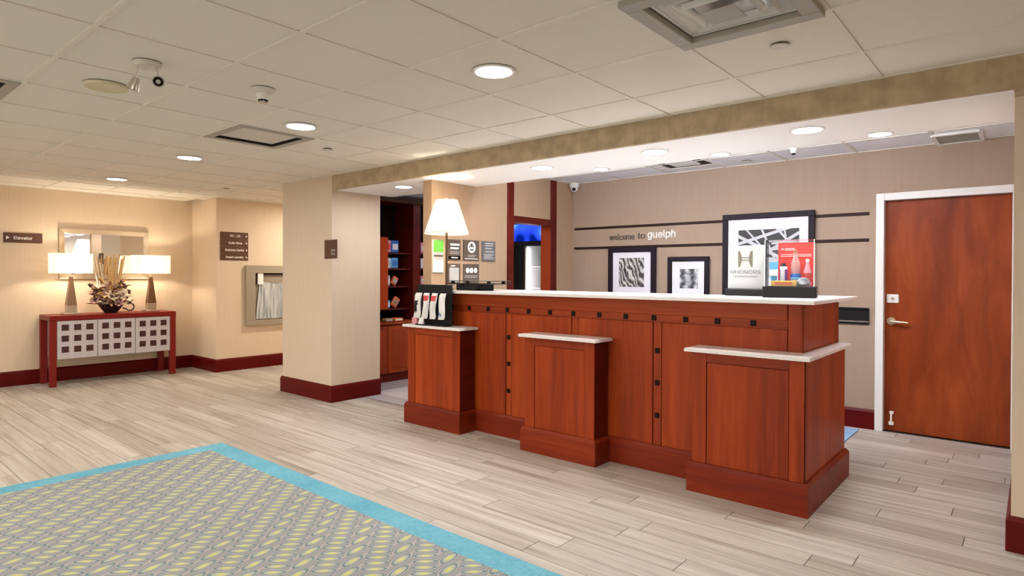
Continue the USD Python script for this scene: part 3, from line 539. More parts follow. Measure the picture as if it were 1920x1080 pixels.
# ------------------------------------------------------------------ back wall things
YB = 6.34
for k, (z, lab) in enumerate(((1.947, 'upper thin dark rail across the tan back wall'), (1.709, 'lower thin dark rail across the tan back wall'))):
    obj('wall_rail', bx(-4.37, -1.155, YB - .012, YB - .0005, z - .014, z + .014, .003), 'rail', None, lab, 'wall rail', 'pair of dark rails on the back wall')
blk = thing('wall_ledge', 'wide black ledge on the back wall beside the door frame, partly behind the desk', 'wall ledge', (0, YB, 0))
obj('board', bx(-2.6, -1.15, -.02, -.0005, .945, 1.095, .003), 'black', blk); obj('lower_lip', bx(-2.6, -1.15, -.034, -.02, .962, .976, .003), 'nickel', blk); obj('top_lip', bx(-2.6, -1.15, -.034, -.02, 1.078, 1.095, .003), 'black', blk)
lt = thing('wall_lettering', 'raised lettering reading welcome to guelph between the two dark rails', 'lettering', (0, YB, 0))
def letters(s, x0, x1, z, h, m, bold):
    full = meshkit.text_mesh(s, h, .012, bold); w = full.bounds[1][0] - full.bounds[0][0]; k = (x1 - x0) / w
    lb = full.bounds[0][0]
    comps = full.split(only_watertight=False); boxes = []
    for c in sorted(comps, key=lambda q: q.bounds[0][0]):                 # the dots and strokes of one letter stay together
        if boxes and c.bounds[0][0] < boxes[-1][1] - .002: boxes[-1][2].append(c); boxes[-1][1] = max(boxes[-1][1], c.bounds[1][0])
        else: boxes.append([c.bounds[0][0], c.bounds[1][0], [c]])
    for b_ in boxes:
        q = cat(b_[2]).copy(); q.apply_translation([-lb, 0, 0]); q.apply_scale([k, 1, 1]); obj('letter', onwall(q, '-y', (x0, -.0005, z)), m, lt)
letters('welcome', -3.865, -3.535, 1.795, .066, 'letter_gray', False)
letters('to', -3.492, -3.400, 1.802, .066, 'letter_gray', False)
letters('guelph', -3.365, -3.025, 1.805, .078, 'letter_white', True)

def photo_mat(name, stops, scale, **k):
    return mat(name, {'g': ('geometry', {}), 'm': ('mapping', {'scale': scale, 'rotation': k.get('rot', (0, 0, 0))}), 'w': ('wave_texture', {'scale': 1.0, 'distortion': k.get('dist', 6.0), 'detail': 3.0, 'detail_scale': 1.5, 'bands_direction': 'x'}), 'n': ('noise_texture', {'scale': k.get('ns', 16.0), 'detail': 5.0}),
                      'x': ('math', {'math_type': 'multiply_add', 'value2': k.get('wf', .6)}), 'y': ('math', {'math_type': 'multiply', 'value2': 1 - k.get('wf', .6)}), 'r': ('rgb_ramp', {'ramp': stops}), 'p': ('principled_bsdf', {'roughness': .6})},
               [('g.position', 'm.vector'), ('m.vector', 'w.vector'), ('g.position', 'n.vector'), ('w.fac', 'x.value1'), ('n.fac', 'y.value1'), ('y.value', 'x.value3'), ('x.value', 'r.fac'), ('r.color', 'p.base_color')])
M['photo1'] = photo_mat('photo_stalks', [(0.2, (.012, .012, .012)), (0.5, (.19, .18, .17)), (0.8, (.66, .64, .60))], (7, 7, 4), rot=(0, .65, 0), dist=11.0, ns=22.0, wf=.55)
M['photo2'] = photo_mat('photo_street', [(0.3, (.02, .02, .025)), (0.52, (.22, .22, .23)), (0.7, (.62, .62, .64))], (3, 3, 9), dist=3.0, ns=26.0, wf=.3)
M['photo_white'] = plain('photo_pale', (.56, .55, .57), .6); M['photo_dark'] = plain('photo_black', (.035, .032, .032), .6); M['photo_grey'] = plain('photo_grey', (.36, .35, .37), .6)
def picture(label, x0, x1, z0, z1, fw, pr, m, depth=.03):
    t = thing('picture_frame', label, 'framed picture', (0, YB - .0135, 0))
    fr = [onwall(q, '-y', (0, 0, 0)) for q in frame4(x0, x1, z0, z1, fw, depth)]
    obj('frame', fr, 'blackfr', t)
    obj('picture_mat', bx(x0 + fw * .8, x1 - fw * .8, -.014, -.002, z0 + fw * .8, z1 - fw * .8), 'mat_white', t)
    ph = obj('photo_print', bx(pr[0], pr[1], -.0155, -.014, pr[2], pr[3]), m, t)
    return t, ph
picture('black framed picture of tangled pale stalks, left of three', -3.864, -3.250, .98, 1.706, .060, (-3.722, -3.397, 1.247, 1.580), 'photo1')
picture('smallest black framed picture, between the two larger ones', -3.104, -2.634, 1.02, 1.584, .050, (-2.964, -2.756, 1.241, 1.451), 'photo2')
t3, ph3 = picture('largest black framed picture of white roof trusses behind the acrylic sign', -2.488, -1.602, 1.03, 2.008, .056, (-2.326, -1.742, 1.36, 1.843), 'photo_dark')
bars = []
random.seed(3)
def bar(a, b_, w):
    a, b_ = np.array(a), np.array(b_); d = (b_ - a) / np.linalg.norm(b_ - a); n_ = np.array([-d[1], d[0]]) * w / 2
    return Polygon([a + n_, b_ + n_, b_ - n_, a - n_])
clip = sbox(-2.326, 1.36, -1.742, 1.843)
for a, b_, w in (((-2.34, 1.70), (-1.74, 1.88), .03), ((-2.34, 1.79), (-1.9, 1.55), .032), ((-2.2, 1.52), (-1.74, 1.80), .03), ((-2.34, 1.62), (-1.74, 1.66), .022), ((-2.1, 1.86), (-1.95, 1.5), .02), ((-2.25, 1.85), (-2.05, 1.62), .018), ((-1.95, 1.85), (-1.74, 1.60), .022), ((-1.88, 1.85), (-1.82, 1.5), .016), ((-2.0, 1.7), (-1.7, 1.72), .02)):
    q = bar(a, b_, w).intersection(clip)
    if not q.is_empty: bars.append(q)
from shapely.ops import unary_union
ub = unary_union(bars + [Polygon([(-2.326, 1.36), (-1.742, 1.36), (-1.742, 1.52), (-2.05, 1.57), (-2.326, 1.615)])])
obj('roof_trusses', [onwall(extr(g, .0006), '-y', (0, -.0155, 0)) for g in getattr(ub, 'geoms', [ub])], 'photo_white', ph3)

# ------------------------------------------------------------------ things on the counter
CT = 1.2362
hs = thing('acrylic_sign', 'clear acrylic sign with a bracket emblem and grey lettering on a black foot', 'sign', (-1.607, 4.535, CT), 0)
obj('foot', bx(-.150, .135, -.04, .04, 0, .05, .004), 'black', hs)
obj('sheet', bx(-.140, .132, -.004, .004, .05, .365, .002), plain('sign_frosted', (.46, .46, .45), .4, specular_ior_level=.2), hs, 'pale frosted panel')
arc = lambda s: Polygon([(s * .052, -.058), (s * .052, .058), (s * .041, .058)] + [(s * (.041 - .015 * math.cos(math.pi * (k / 8 - .5))), .058 - .116 * k / 8) for k in range(1, 8)] + [(s * .041, -.058)])
em = unary_union([arc(1).buffer(0), arc(-1).buffer(0), sbox(-.040, -.012, .040, -.007), sbox(-.040, .007, .040, .012)])
emh = unary_union([sbox(-.030, .006, .030, .010)])
obj('emblem', [onwall(extr(g, .002), '-y', (-.012, -.004, .268)) for g in getattr(em, 'geoms', [em])], plain('emblem_bronze', (.15, .135, .09), .4), hs)
obj('lettering', text('HHONORS', .026, '-y', (-.012, -.004, .160), .002, False, 'c', .215), 'sign_text', hs)
obj('small_lettering', text('HILTON WORLDWIDE', .009, '-y', (-.012, -.004, .136), .0015, False, 'c', .165), 'sign_text', hs)

MX, MY = -1.283, 4.45
dcs = thing('display_case', 'clear acrylic display case with a red backing card on a black base', 'display case', (MX, MY, CT), 12)
obj('base', bx(-.165, .165, -.125, .10, 0, .075, .004), 'black', dcs)
W2, HC = .150, .385
obj('cover', [bx(-W2, W2, -.122, -.119, .075, HC), bx(-W2, W2, .091, .094, .075, HC), bx(-W2, -W2 + .003, -.119, .091, .075, HC), bx(W2 - .003, W2, -.119, .091, .075, HC), bx(-W2, W2, -.122, .094, HC, HC + .003)], 'acryl', dcs, 'clear acrylic cover')
bk = obj('backing_card', [bx(-.085, .140, .085, .088, .0755, .378)], plain('card_red', (.68, .035, .025), .45), dcs, 'red printed backing card')
tx = lambda s, hh, z, x, w=None: text(s, hh, '-y', (x, .085, z), .0008, True, 'l', w)
obj('card_print', [bx(-.065, -.048, .0842, .085, .328, .335), bx(-.042, .02, .0842, .085, .334, .338), bx(-.042, .03, .0842, .085, .324, .328), bx(-.068, .125, .0842, .085, .292, .296), bx(-.068, .125, .0842, .085, .281, .285)], 'letter_white', bk)
edges = [bx(sx * W2 - .003, sx * W2 + .003, sy * .1205 - .003, sy * .1205 + .003, .075, HC + .003) for sx in (-1, 1) for sy in (-1,)]
obj('edge_strips', edges, plain('acrylic_edge', (.75, .72, .74), .2), dcs)
a12 = math.radians(12)
def at_case(lx, ly): return (MX + lx * math.cos(a12) - ly * math.sin(a12), MY + lx * math.sin(a12) + ly * math.cos(a12), CT + .0755)
def item(name, label, c, lx, ly, rz=12.0, group='toiletries and snacks inside the acrylic display case'):
    return thing(name, label, c, at_case(lx, ly), rz, group)
cp = lambda n, c, r=.35: plain(n, c, r)
M['c_blue'] = cp('pack_blue', (.03, .16, .55)); M['c_lblue'] = cp('pack_light_blue', (.10, .38, .66)); M['c_orange'] = cp('pack_orange', (.75, .17, .04)); M['c_yellow'] = cp('pack_yellow', (.80, .55, .12)); M['c_pink'] = cp('pack_pink', (.70, .30, .33)); M['c_red'] = cp('pack_red', (.62, .05, .05)); M['c_grey'] = cp('pack_grey', (.42, .41, .40)); M['c_purple'] = cp('pack_purple', (.16, .05, .25)); M['c_brown'] = cp('pack_kraft', (.32, .22, .11)); M['c_white'] = cp('pack_white', (.78, .77, .76)); M['c_green'] = cp('card_green', (.12, .48, .05), .5)
tb = item('tube', 'blue and white squeeze tube standing at the left inside the acrylic case', 'tube', -.105, -.01)
obj('tube_body', hull([(-.03, -.002, .165), (.03, -.002, .165), (-.03, .002, .165), (.03, .002, .165)] + [(.019 * math.cos(a), .019 * math.sin(a), .025) for a in np.linspace(0, 6.28, 12)]), 'c_lblue', tb); obj('cap', cyl((0, 0, 0), (0, 0, .025), .017), 'c_white', tb); obj('label_band', hull([(-.0265, -.0085, .115), (.0265, -.0085, .115), (-.024, -.0165, .07), (.024, -.0165, .07), (-.02, 0, .09), (.02, 0, .09)]), 'c_white', tb)
pb = item('spray_can', 'white and purple can with a black cap in the middle of the acrylic case', 'can', -.045, .02)
obj('can', cyl((0, 0, 0), (0, 0, .135), .024), 'c_white', pb, smooth=40); obj('band', cyl((0, 0, .01), (0, 0, .115), .0245), 'c_purple', pb, smooth=40); obj('label_front', hull([(.0246 * math.cos(a), .0246 * math.sin(a), z) for a in np.linspace(-2.4, -1.2, 6) for z in (.01, .13)]), 'c_white', pb); obj('cap', cyl((0, 0, .135), (0, 0, .158), .020, .012), 'black', pb)
bo = item('soda_bottle', 'clear soda bottle with a blue label inside the acrylic case', 'bottle', .030, .035)
obj('bottle', lathe([(.0001, 0), (.028, 0), (.032, .01), (.031, .07), (.028, .09), (.032, .12), (.028, .16), (.012, .205), (.012, .225), (.0001, .225)], 20), plain('bottle_pinkish', (.50, .24, .22), .15), bo, smooth=50); obj('label_band', cyl((0, 0, .045), (0, 0, .085), .0335), 'c_blue', bo, smooth=40); obj('cap', cyl((0, 0, .225), (0, 0, .24), .014), 'c_brown', bo)
b2 = item('pump_bottle', 'pale bottle with a red label at the right inside the acrylic case', 'bottle', .105, .01)
obj('bottle', lathe([(.0001, 0), (.022, 0), (.024, .01), (.024, .10), (.010, .15), (.010, .165), (.0001, .165)], 18), 'c_pink', b2, smooth=50); obj('label_band', cyl((0, 0, .03), (0, 0, .09), .0248), 'c_red', b2, smooth=40); obj('cap', cyl((0, 0, .165), (0, 0, .185), .012), 'c_white', b2)
cb = item('candy_box', 'flat yellow candy box lying along the front of the acrylic case', 'box', -.03, -.085)
obj('carton', bx(-.085, .075, -.012, .012, 0, .038, .003), 'c_yellow', cb); obj('printed_stripe', bx(-.06, .05, -.0128, -.012, .009, .028), 'c_orange', cb)
fp = item('foil_pack', 'crumpled silver blue foil pack at the front right of the acrylic case', 'packet', .085, -.075)
obj('pouch', ball((0, 0, .03), .03, (1.3, .5, 1.0), 2), plain('foil', (.55, .60, .70), .25, .6), fp)
bl = item('blue_packet', 'small blue packet behind the candy box in the acrylic case', 'packet', .035, -.045)
obj('packet', bx(-.03, .03, -.009, .009, 0, .06, .006), 'c_lblue', bl); obj('label_patch', bx(-.02, .02, -.0098, -.009, .02, .045), 'c_white', bl)

wk = thing('work_counter', 'pale laminate work counter on the staff side of the desk', 'work counter', (0, 0, 0))
obj('worktop', bx(-3.6, -1.48, 4.365, 5.02, .715, .745, .004), 'white', wk)
for xx in (-3.58, -2.5, -1.52): obj('support', bx(xx - .015, xx + .015, 4.365, 4.98, 0.0, .715), 'white', wk)

# table lamp on the counter
dl = thing('desk_lamp', 'table lamp with a pleated tapered white shade at the left end of the counter', 'table lamp', (-4.145, 3.945, CT))
obj('lamp_base', lathe([(.0001, .022), (.05, .020), (.062, .012), (.064, 0), (.0001, 0)], 28), 'black', dl, smooth=40)
obj('pole', cyl((0, 0, .02), (0, 0, .62), .011), plain('lamp_pole', (.10, .055, .03), .35, .6), dl, smooth=40)
obj('finial', ball((0, 0, .84), .014), 'brass', dl, smooth=True)
ns, sv, sf = 64, [], []
for i in range(ns):
    a = 2 * math.pi * i / ns; rr = 1.0 + (.012 if i % 2 else 0)
    sv += [(.200 * rr * math.cos(a), .200 * rr * math.sin(a), .525), (.098 * rr * math.cos(a), .098 * rr * math.sin(a), .830)]
for i in range(ns):
    j = (i + 1) % ns; sf += [(2 * i, 2 * j, 2 * j + 1), (2 * i, 2 * j + 1, 2 * i + 1)]
sh = obj('lamp_shade', trimesh.Trimesh(sv, sf, process=False), 'shade', dl, 'pleated white fabric shade')
obj('hem', lathe([(.199, .518), (.204, .522), (.203, .532), (.199, .532)], 64), shade_mat('shade_hem', (.62, .58, .50), .4), sh)
obj('bulb', ball((0, 0, .67), .032, sub=1), 'bulb_desk', dl)
obj('harp', [tube([(.0, .05 * s, .63), (0, .055 * s, .72), (0, .03 * s, .80), (0, 0, .83)], .002, 6) for s in (-1, 1)], 'brass', dl)
ty = thing('letter_tray', 'black two tier tray with thin overhanging plates behind the desk lamp', 'letter tray', (-4.0, 4.18, CT))
obj('box', bx(-.135, .125, -.12, .12, 0, .056, .004), 'black', ty)
obj('plate', bx(-.27, .33, -.135, .13, .058, .064, .002), 'black', ty); obj('plate', bx(-.27, .33, -.135, .13, .084, .090, .002), plain('tray_top', (.05, .055, .052), .2), ty)
for x in (-.2, .26):
    for yy in (-.1, .1): obj('spacer', bx(x - .012, x + .012, yy - .012, yy + .012, .064, .084), 'black', ty)

# snack rack on the left pedestal ledge
rk = thing('snack_rack', 'black countertop rack with a header board holding four white chip bags', 'display rack', (-4.185, 3.83, .9172))
obj('foot', bx(-.20, .20, -.055, .03, 0, .012, .003), 'black', rk); obj('back_board', bx(-.205, .215, .012, .022, .012, .372), 'black', rk)
obj('header', bx(-.215, .225, -.022, .012, .288, .372, .004), 'black', rk)
for k in range(4): obj('peg_arm', cyl((-.17 + k * .11, -.045, .283), (-.17 + k * .11, .012, .283), .004), 'nickel', rk)
def bag(label, x, m2, lean, wide=.088):
    t = thing('chip_bag', label, 'chip bag', (-4.185 + x, 3.768, .9172 + .062), group='four chip bags hanging on the black rack')
    nx, nz = 7, 11; V, Fc = [], []
    for s in (-1, 1):
        for j in range(nz):
            for i in range(nx):
                u, w = i / (nx - 1) * 2 - 1, j / (nz - 1); puff = .026 * (1 - u * u) ** .7 * math.sin(math.pi * w) ** .6
                V.append((u * wide / 2 * (1.0 - .20 * math.sin(math.pi * w) ** 1.5) + lean * (w - .5) + .006 * math.sin(6 * w + x * 40), s * puff - .004 * 0, w * .235))
    for s in range(2):
        for j in range(nz - 1):
            for i in range(nx - 1):
                a = s * nx * nz + j * nx + i; q = (a, a + 1, a + nx + 1, a + nx) if s == 0 else (a, a + nx, a + nx + 1, a + 1); Fc += [(q[0], q[1], q[2]), (q[0], q[2], q[3])]
    b_ = obj('pouch', trimesh.Trimesh(V, Fc), 'c_white', t, smooth=50)
    k = trimesh.Trimesh([(x_ * .97, y_ - .0012, z_) for x_, y_, z_ in V[:nx * nz]], [f for f in Fc if max(f) < nx * nz])
    zc = k.triangles_center[:, 2]; uc = k.triangles_center[:, 0] - lean * (zc / .235 - .5)
    sel = m2[1](uc, zc)
    if sel.any(): obj('printed_patch', trimesh.Trimesh(k.vertices, k.faces[sel]), m2[0], b_)
    return t
bag('white chip bag with a black printed figure, leftmost on the black rack', -.155, ('black', lambda u, z: (abs(u + .004) < .022) & (z > .06) & (z < .17)), .03, .10)
bag('white chip bag with a red band, second from the left on the black rack', -.045, ('c_red', lambda u, z: (z > .165) & (z < .21)), .024)
bag('white chip bag with a red band, third from the left on the black rack', .055, ('c_red', lambda u, z: (z > .165) & (z < .21)), .022)
bag('white chip bag with a small blue dot, rightmost on the black rack', .168, ('c_blue', lambda u, z: (abs(u) < .012) & (z > .035) & (z < .06)), .022)
t = thing('pink_packet', 'small pink packet standing on the ledge under the left chip bags', 'packet', (-4.372, 3.765, .9295)); obj('packet', bx(-.035, .03, -.012, .012, 0, .055, .004), 'c_pink', t)
t = thing('price_card', 'small white card standing on the ledge under the chip bags', 'card', (-4.288, 3.765, .9295)); obj('card', hull([(-.03, -.012, 0), (.03, -.012, 0), (-.03, .012, 0), (.03, .012, 0), (-.03, .004, .06), (.03, .004, .06)]), 'c_white', t)

# ------------------------------------------------------------------ plaques on the plaque wall (faces +x)
def plaque(name, label, y0, y1, z0, z1, m, c='plaque'):
    t = thing(name, label, c, (SW, 0, 0)); obj('plate', bx(.0005, .012, y0, y1, z0, z1, .002), m, t); return t
def lines(t, y0, y1, zs, h, m, name='text_line'):
    for i, z in enumerate(zs): obj(name, bx(.012, .0128, y0, y1 - (i % 3) * .1 * (y1 - y0), z, z + h), m, t)
k = SW / -4.36
gq = thing('leaflet_holder', 'green and grey leaflet holder on the wall left of the plaques, behind the lamp pole', 'leaflet holder', (SW, 0, 0))
obj('holder', bx(.0005, .014, 3.998, 4.135, 1.40, 1.715, .002), 'letter_white', gq)
obj('green_card', bx(.014, .017, 4.003, 4.13, 1.598, 1.712), 'c_green', gq); obj('grey_card', bx(.014, .016, 4.003, 4.13, 1.525, 1.596), 'text_gray', gq); obj('dark_band', bx(.016, .0165, 4.006, 4.127, 1.553, 1.570), 'letter_gray', gq)
pq = plaque('plaque', 'brown plaque with two bold white lines right beside the lamp pole', 4.195, 4.368, 1.525, 1.728, 'bronze2')
lines(pq, 4.225, 4.355, (1.668, 1.632), .020, 'letter_white'); lines(pq, 4.225, 4.355, (1.602, 1.586), .007, 'text_gray'); obj('dark_band', bx(.012, .0126, 4.20, 4.366, 1.532, 1.566), 'peg', pq); obj('band_text', bx(.0126, .0132, 4.24, 4.33, 1.543, 1.555), 'letter_white', pq)
p2 = plaque('plaque', 'brown plaque with a white round emblem', 4.413, 4.640, 1.525, 1.732, 'bronze2')
ring = Point(0, 0).buffer(.058, 24).difference(unary_union([Point(0, .020).buffer(.020), sbox(-.030, -.034, .030, -.020), sbox(-.034, -.008, -.022, .018), sbox(.022, -.008, .034, .018)]))
obj('emblem', onwall(extr(ring, .001), '+x', (.012, 4.527, 1.660)), 'letter_white', p2); lines(p2, 4.47, 4.59, (1.574, 1.562), .006, 'text_gray'); lines(p2, 4.43, 4.62, (1.538,), .008, 'letter_white')
p3 = plaque('plaque', 'bluish grey plaque of small pale lines, rightmost on the wall', 4.682, 4.890, 1.522, 1.732, 'plaque_blue')
lines(p3, 4.73, 4.86, (1.702, 1.680, 1.650, 1.616), .012, 'text_gray'); lines(p3, 4.71, 4.87, (1.592, 1.580, 1.568, 1.556, 1.544), .006, 'text_gray')
p4 = plaque('plaque', 'brown plaque with a grey paragraph block, lower left of the group', 4.195, 4.368, 1.29, 1.490, 'bronze2')
obj('heading', bx(.012, .0128, 4.235, 4.295, 1.462, 1.474), 'letter_white', p4); obj('text_block', bx(.012, .0126, 4.215, 4.345, 1.31, 1.450), 'text_gray', p4)
p5 = plaque('plaque', 'brown plaque with three white symbols, lower right of the group', 4.413, 4.640, 1.29, 1.488, 'bronze2')
for yy, w in ((4.47, .030), (4.525, .040), (4.585, .030)): obj('symbol', onwall(extr(Point(0, 0).buffer(.026, 8).union(sbox(-w / 2, -.026, w / 2, .022)), .001), '+x', (.012, yy, 1.425)), 'letter_white', p5)
lines(p5, 4.43, 4.62, (1.365, 1.352), .006, 'text_gray')

# column sign and lobby signs
cg = thing('room_sign', 'small dark brown sign on the column front', 'sign', (0, 3.80, 0))
obj('plate', bx(-5.893, -5.664, -.012, -.0005, 1.548, 1.750, .002), 'bronze', cg)
obj('lettering', [text('Suite', .024, '-y', (-5.690, -.012, 1.625), .001, True, 'r'), text('Shop', .024, '-y', (-5.690, -.012, 1.590), .001, True, 'r')], 'text_gray', cg)
es = thing('elevator_sign', 'brown arrow sign lettered Elevator on the mirror wall', 'sign', (WX, 0, 0))
obj('plate', bx(.0005, .012, 1.705, 2.090, 1.752, 1.872, .002), 'bronze', es)
obj('arrow', onwall(extr(Polygon([(-.014, -.022), (.022, 0), (-.014, .022)]), .001), '+x', (.012, 1.745, 1.812)), 'letter_white', es)
obj('lettering', text('Elevator', .036, '+x', (.012, 1.805, 1.793), .001, True, width=.185), 'letter_white', es)
ds = thing('directory_sign', 'four row brown directory sign with arrows on the hallway wall', 'sign', (LX2, 0, 0))
for i, s in enumerate(('101 - 120', 'Suite Shop', 'Business Centre', 'Guest Laundry')):
    z1 = 1.972 - i * .101; rw = obj('row_panel', bx(.0005, .012, 3.953, 4.352, z1 - .096, z1, .002), 'bronze', ds)
    obj('lettering', text(s, .030, '+x', (.012, (4.16, 4.165, 4.155, 4.155)[i], z1 - .066), .001, True, 'c', (.15, .20, .27, .26)[i]), 'letter_white', rw)
    obj('arrow', onwall(extr(Polygon([(-.012, -.016), (.014, 0), (-.012, .016)]), .001), '+x', (.012, 4.328, z1 - .053)), 'letter_white', rw)

# framed niche panel on the hallway wall
nf = thing('niche_panel', 'taupe framed wall panel holding a striped grey sheet on the hallway wall', 'wall panel', (LX2, 0, 0))
obj('frame', [bx(.0005, .05, 4.305, 5.45, 1.39, 1.502, .003), bx(.0005, .05, 4.305, 5.45, .624, .70, .003), bx(.0005, .05, 4.305, 4.445, .70, 1.39, .003), bx(.0005, .05, 5.31, 5.45, .70, 1.39, .003)], 'taupe', nf)
obj('backing', bx(.0005, .006, 4.44, 5.32, .695, 1.395), 'taupe_in', nf); obj('hanging_rail', bx(.006, .035, 4.445, 5.31, 1.368, 1.39), 'peg', nf); obj('hanging_rail', bx(.006, .035, 4.445, 4.465, 1.22, 1.368), 'peg', nf)
M['stripes'] = mat('striped_sheet', {'g': ('geometry', {}), 'm': ('mapping', {'scale': (1, 40, 3)}), 'n': ('noise_texture', {'scale': 1.0, 'detail': 4.0}), 'r': ('rgb_ramp', {'ramp': [(.35, (.26, .28, .29)), (.65, (.62, .64, .64))]}), 'p': ('principled_bsdf', {'roughness': .5})}, [('g.position', 'm.vector'), ('m.vector', 'n.vector'), ('n.fac', 'r.fac'), ('r.color', 'p.base_color')])
V, Fc = [], []
NI, NJ = 60, 8
for j in range(NJ + 1):
    for i in range(NI + 1):
        w = j / NJ; u = i / NI; y0 = 4.46 + .055 * w; yy = y0 + u * (5.29 - .05 * w - y0)
        V.append((.018 + .006 * math.sin(u * 90 + 1.5 * math.sin(w * 3)), yy, .715 + .53 * w + .012 * math.sin(u * 14) * w))
for j in range(NJ):
    for i in range(NI):
        a = j * (NI + 1) + i; Fc += [(a, a + 1, a + NI + 2), (a, a + NI + 2, a + NI + 1)]
front = trimesh.Trimesh(V, Fc, process=False); back_ = front.copy(); back_.apply_translation([-.004, 0, 0]); back_.invert()
obj('hanging_sheet', [front, back_], 'stripes', nf, 'rippled striped grey sheet', smooth=True)
obj('white_tag', bx(.035, .038, 4.485, 4.570, 1.225, 1.392), 'letter_white', nf)

# ------------------------------------------------------------------ console group at the mirror wall
cn = thing('console_table', 'red framed console table with three silver grey inlaid doors', 'console table', (WX, 2.052, 0)); CL, CD, CH = 1.430, .50, .862
obj('table_top', bx(.022, CD, 0, CL, CH - .062, CH, .004), 'red_wood', cn)
for yy in (0, CL - .072):
    for xx in (.024, CD - .068): obj('leg', bx(xx, xx + .066, yy, yy + .070, 0, CH - .062, .004), 'red_wood', cn)
obj('case', bx(.03, CD - .022, .072, CL - .072, .335, CH - .062), 'silver', cn)
dw = (CL - .144) / 3
for i in range(3):
    y0 = .072 + i * dw + .004; y1 = y0 + dw - .008
    d_ = obj('door', bx(CD - .022, CD - .006, y0, y1, .330, CH - .068, .003), 'silver', cn)
    for r in range(3):
        for q in range(3):
            yc, zc = y0 + (y1 - y0) * (q + 1) / 4 - (y1 - y0) * .04 * (1 - q) * 1.4, .330 + .462 * (r + .72) / 3.45 + .02
            obj('inlay_square', [bx(CD - .006, CD - .0045, yc - .037, yc + .037, zc - .037, zc + .037)], 'inlay', d_)
    gl = [bx(CD - .006, CD - .0052, y0 + (y1 - y0) * f - .002, y0 + (y1 - y0) * f + .002, .335, CH - .072) for f in (.355, .645)] + [bx(CD - .006, CD - .0052, y0 + .004, y1 - .004, z - .002, z + .002) for z in (.487, .625)]
    obj('panel_lines', gl, 'inlay_line', d_)
mr = thing('wall_mirror', 'wide rectangular mirror in a wide champagne coloured frame above the console table', 'mirror', (WX, 0, 0))
y0, y1, z0, z1 = 2.258, 3.298, 1.305, 1.955; fw = .062
obj('mirror_glass', bx(.004, .020, y0 + fw - .006, y1 - fw + .006, z0 + fw - .006, z1 - fw + .006), 'mirror', mr)
def bev(a, b_, c, d): return hull([(.001, *p) for p in (a, b_, c, d)] + [(.038, *p) for p in (a, b_)] + [(.021, *p) for p in (c, d)])
iy0, iy1, iz0, iz1 = y0 + fw, y1 - fw, z0 + fw, z1 - fw
obj('frame', [bev((y0, z1), (y1, z1), (iy1, iz1), (iy0, iz1)), bev((y0, z0), (y1, z0), (iy1, iz0), (iy0, iz0)), bev((y0, z0), (y0, z1), (iy0, iz1), (iy0, iz0)), bev((y1, z0), (y1, z1), (iy1, iz1), (iy1, iz0))], 'champagne', mr)
def console_lamp(label, y):
    t = thing('console_lamp', label, 'table lamp', (-9.262, y, .8622), group='pair of obelisk lamps on the console table')
    obj('lamp_base', bx(-.085, .085, -.085, .085, 0, .022, .004), 'champagne', t)
    obj('plinth', bx(-.052, .052, -.052, .052, .022, .115, .003), 'champagne', t)
    obj('obelisk', hull([(s * .052, q * .052, .115) for s in (-1, 1) for q in (-1, 1)] + [(s * .017, q * .017, .47) for s in (-1, 1) for q in (-1, 1)]), plain('obelisk_brown_' + str(len(used)), (.18, .085, .035), .25, .35), t)
    obj('neck', cyl((0, 0, .47), (0, 0, .56), .007), 'brass', t)
    a, b_, zz0, zz1, th = .125, .205, .515, .765, .003
    obj('lamp_shade', [bx(-a, a, s * b_ - th / 2, s * b_ + th / 2, zz0, zz1) for s in (-1, 1)] + [bx(s * a - th / 2, s * a + th / 2, -b_, b_, zz0, zz1) for s in (-1, 1)], 'shade', t, 'rectangular white shade')
    obj('bulb', ball((0, 0, .615), .032, sub=1), 'bulb', t)
    return t
cl = console_lamp('obelisk table lamp with a rectangular glowing shade, left of the flowers', 2.325)
dup(cl, (-9.262, 3.245, .8622), 0, 'obelisk table lamp with a rectangular glowing shade, right of the flowers')

fl = thing('flower_arrangement', 'dried flower arrangement with tall straw stems in a dark bowl between the two lamps', 'flower arrangement', (-9.26, 2.765, .8622))
obj('bowl', lathe([(.0001, 0), (.07, 0), (.075, .012), (.11, .055), (.150, .115), (.146, .118), (.10, .060), (.0001, .03)], 28), plain('bowl_dark', (.018, .010, .016), .2), fl, smooth=50)
M['straw'] = plain('straw_stem', (.60, .38, .16), .7); M['straw2'] = plain('straw_pale', (.62, .52, .40), .7); M['petal'] = plain('petal_cream', (.74, .60, .44), .6); M['petal2'] = plain('petal_mauve', (.36, .20, .17), .6); M['berry'] = plain('berry_brown', (.085, .028, .020), .4); M['leaf'] = plain('dry_leaf_brown', (.16, .070, .028), .6); M['leaf2'] = plain('dry_leaf_gold', (.46, .29, .10), .6)
R2 = random.Random(11)
for y_, dy, top, m in ((-.20, -.085, .70, 'straw2'), (-.165, -.075, .715, 'straw2'), (-.13, -.05, .66, 'straw2'), (-.02, -.005, .735, 'straw'), (.01, 0, .70, 'straw'), (.04, .005, .76, 'straw'), (.07, .01, .72, 'straw'), (.10, .02, .765, 'straw'), (.13, .03, .71, 'straw'), (.155, .04, .745, 'straw')):
    x_ = R2.uniform(-.06, .03)
    obj('stem', tube([(x_ * .3, dy, .08), (x_ * .7, (y_ + dy) / 2, top * .55), (x_, y_, top)], [.010, .0105, .011], 7), m, fl)
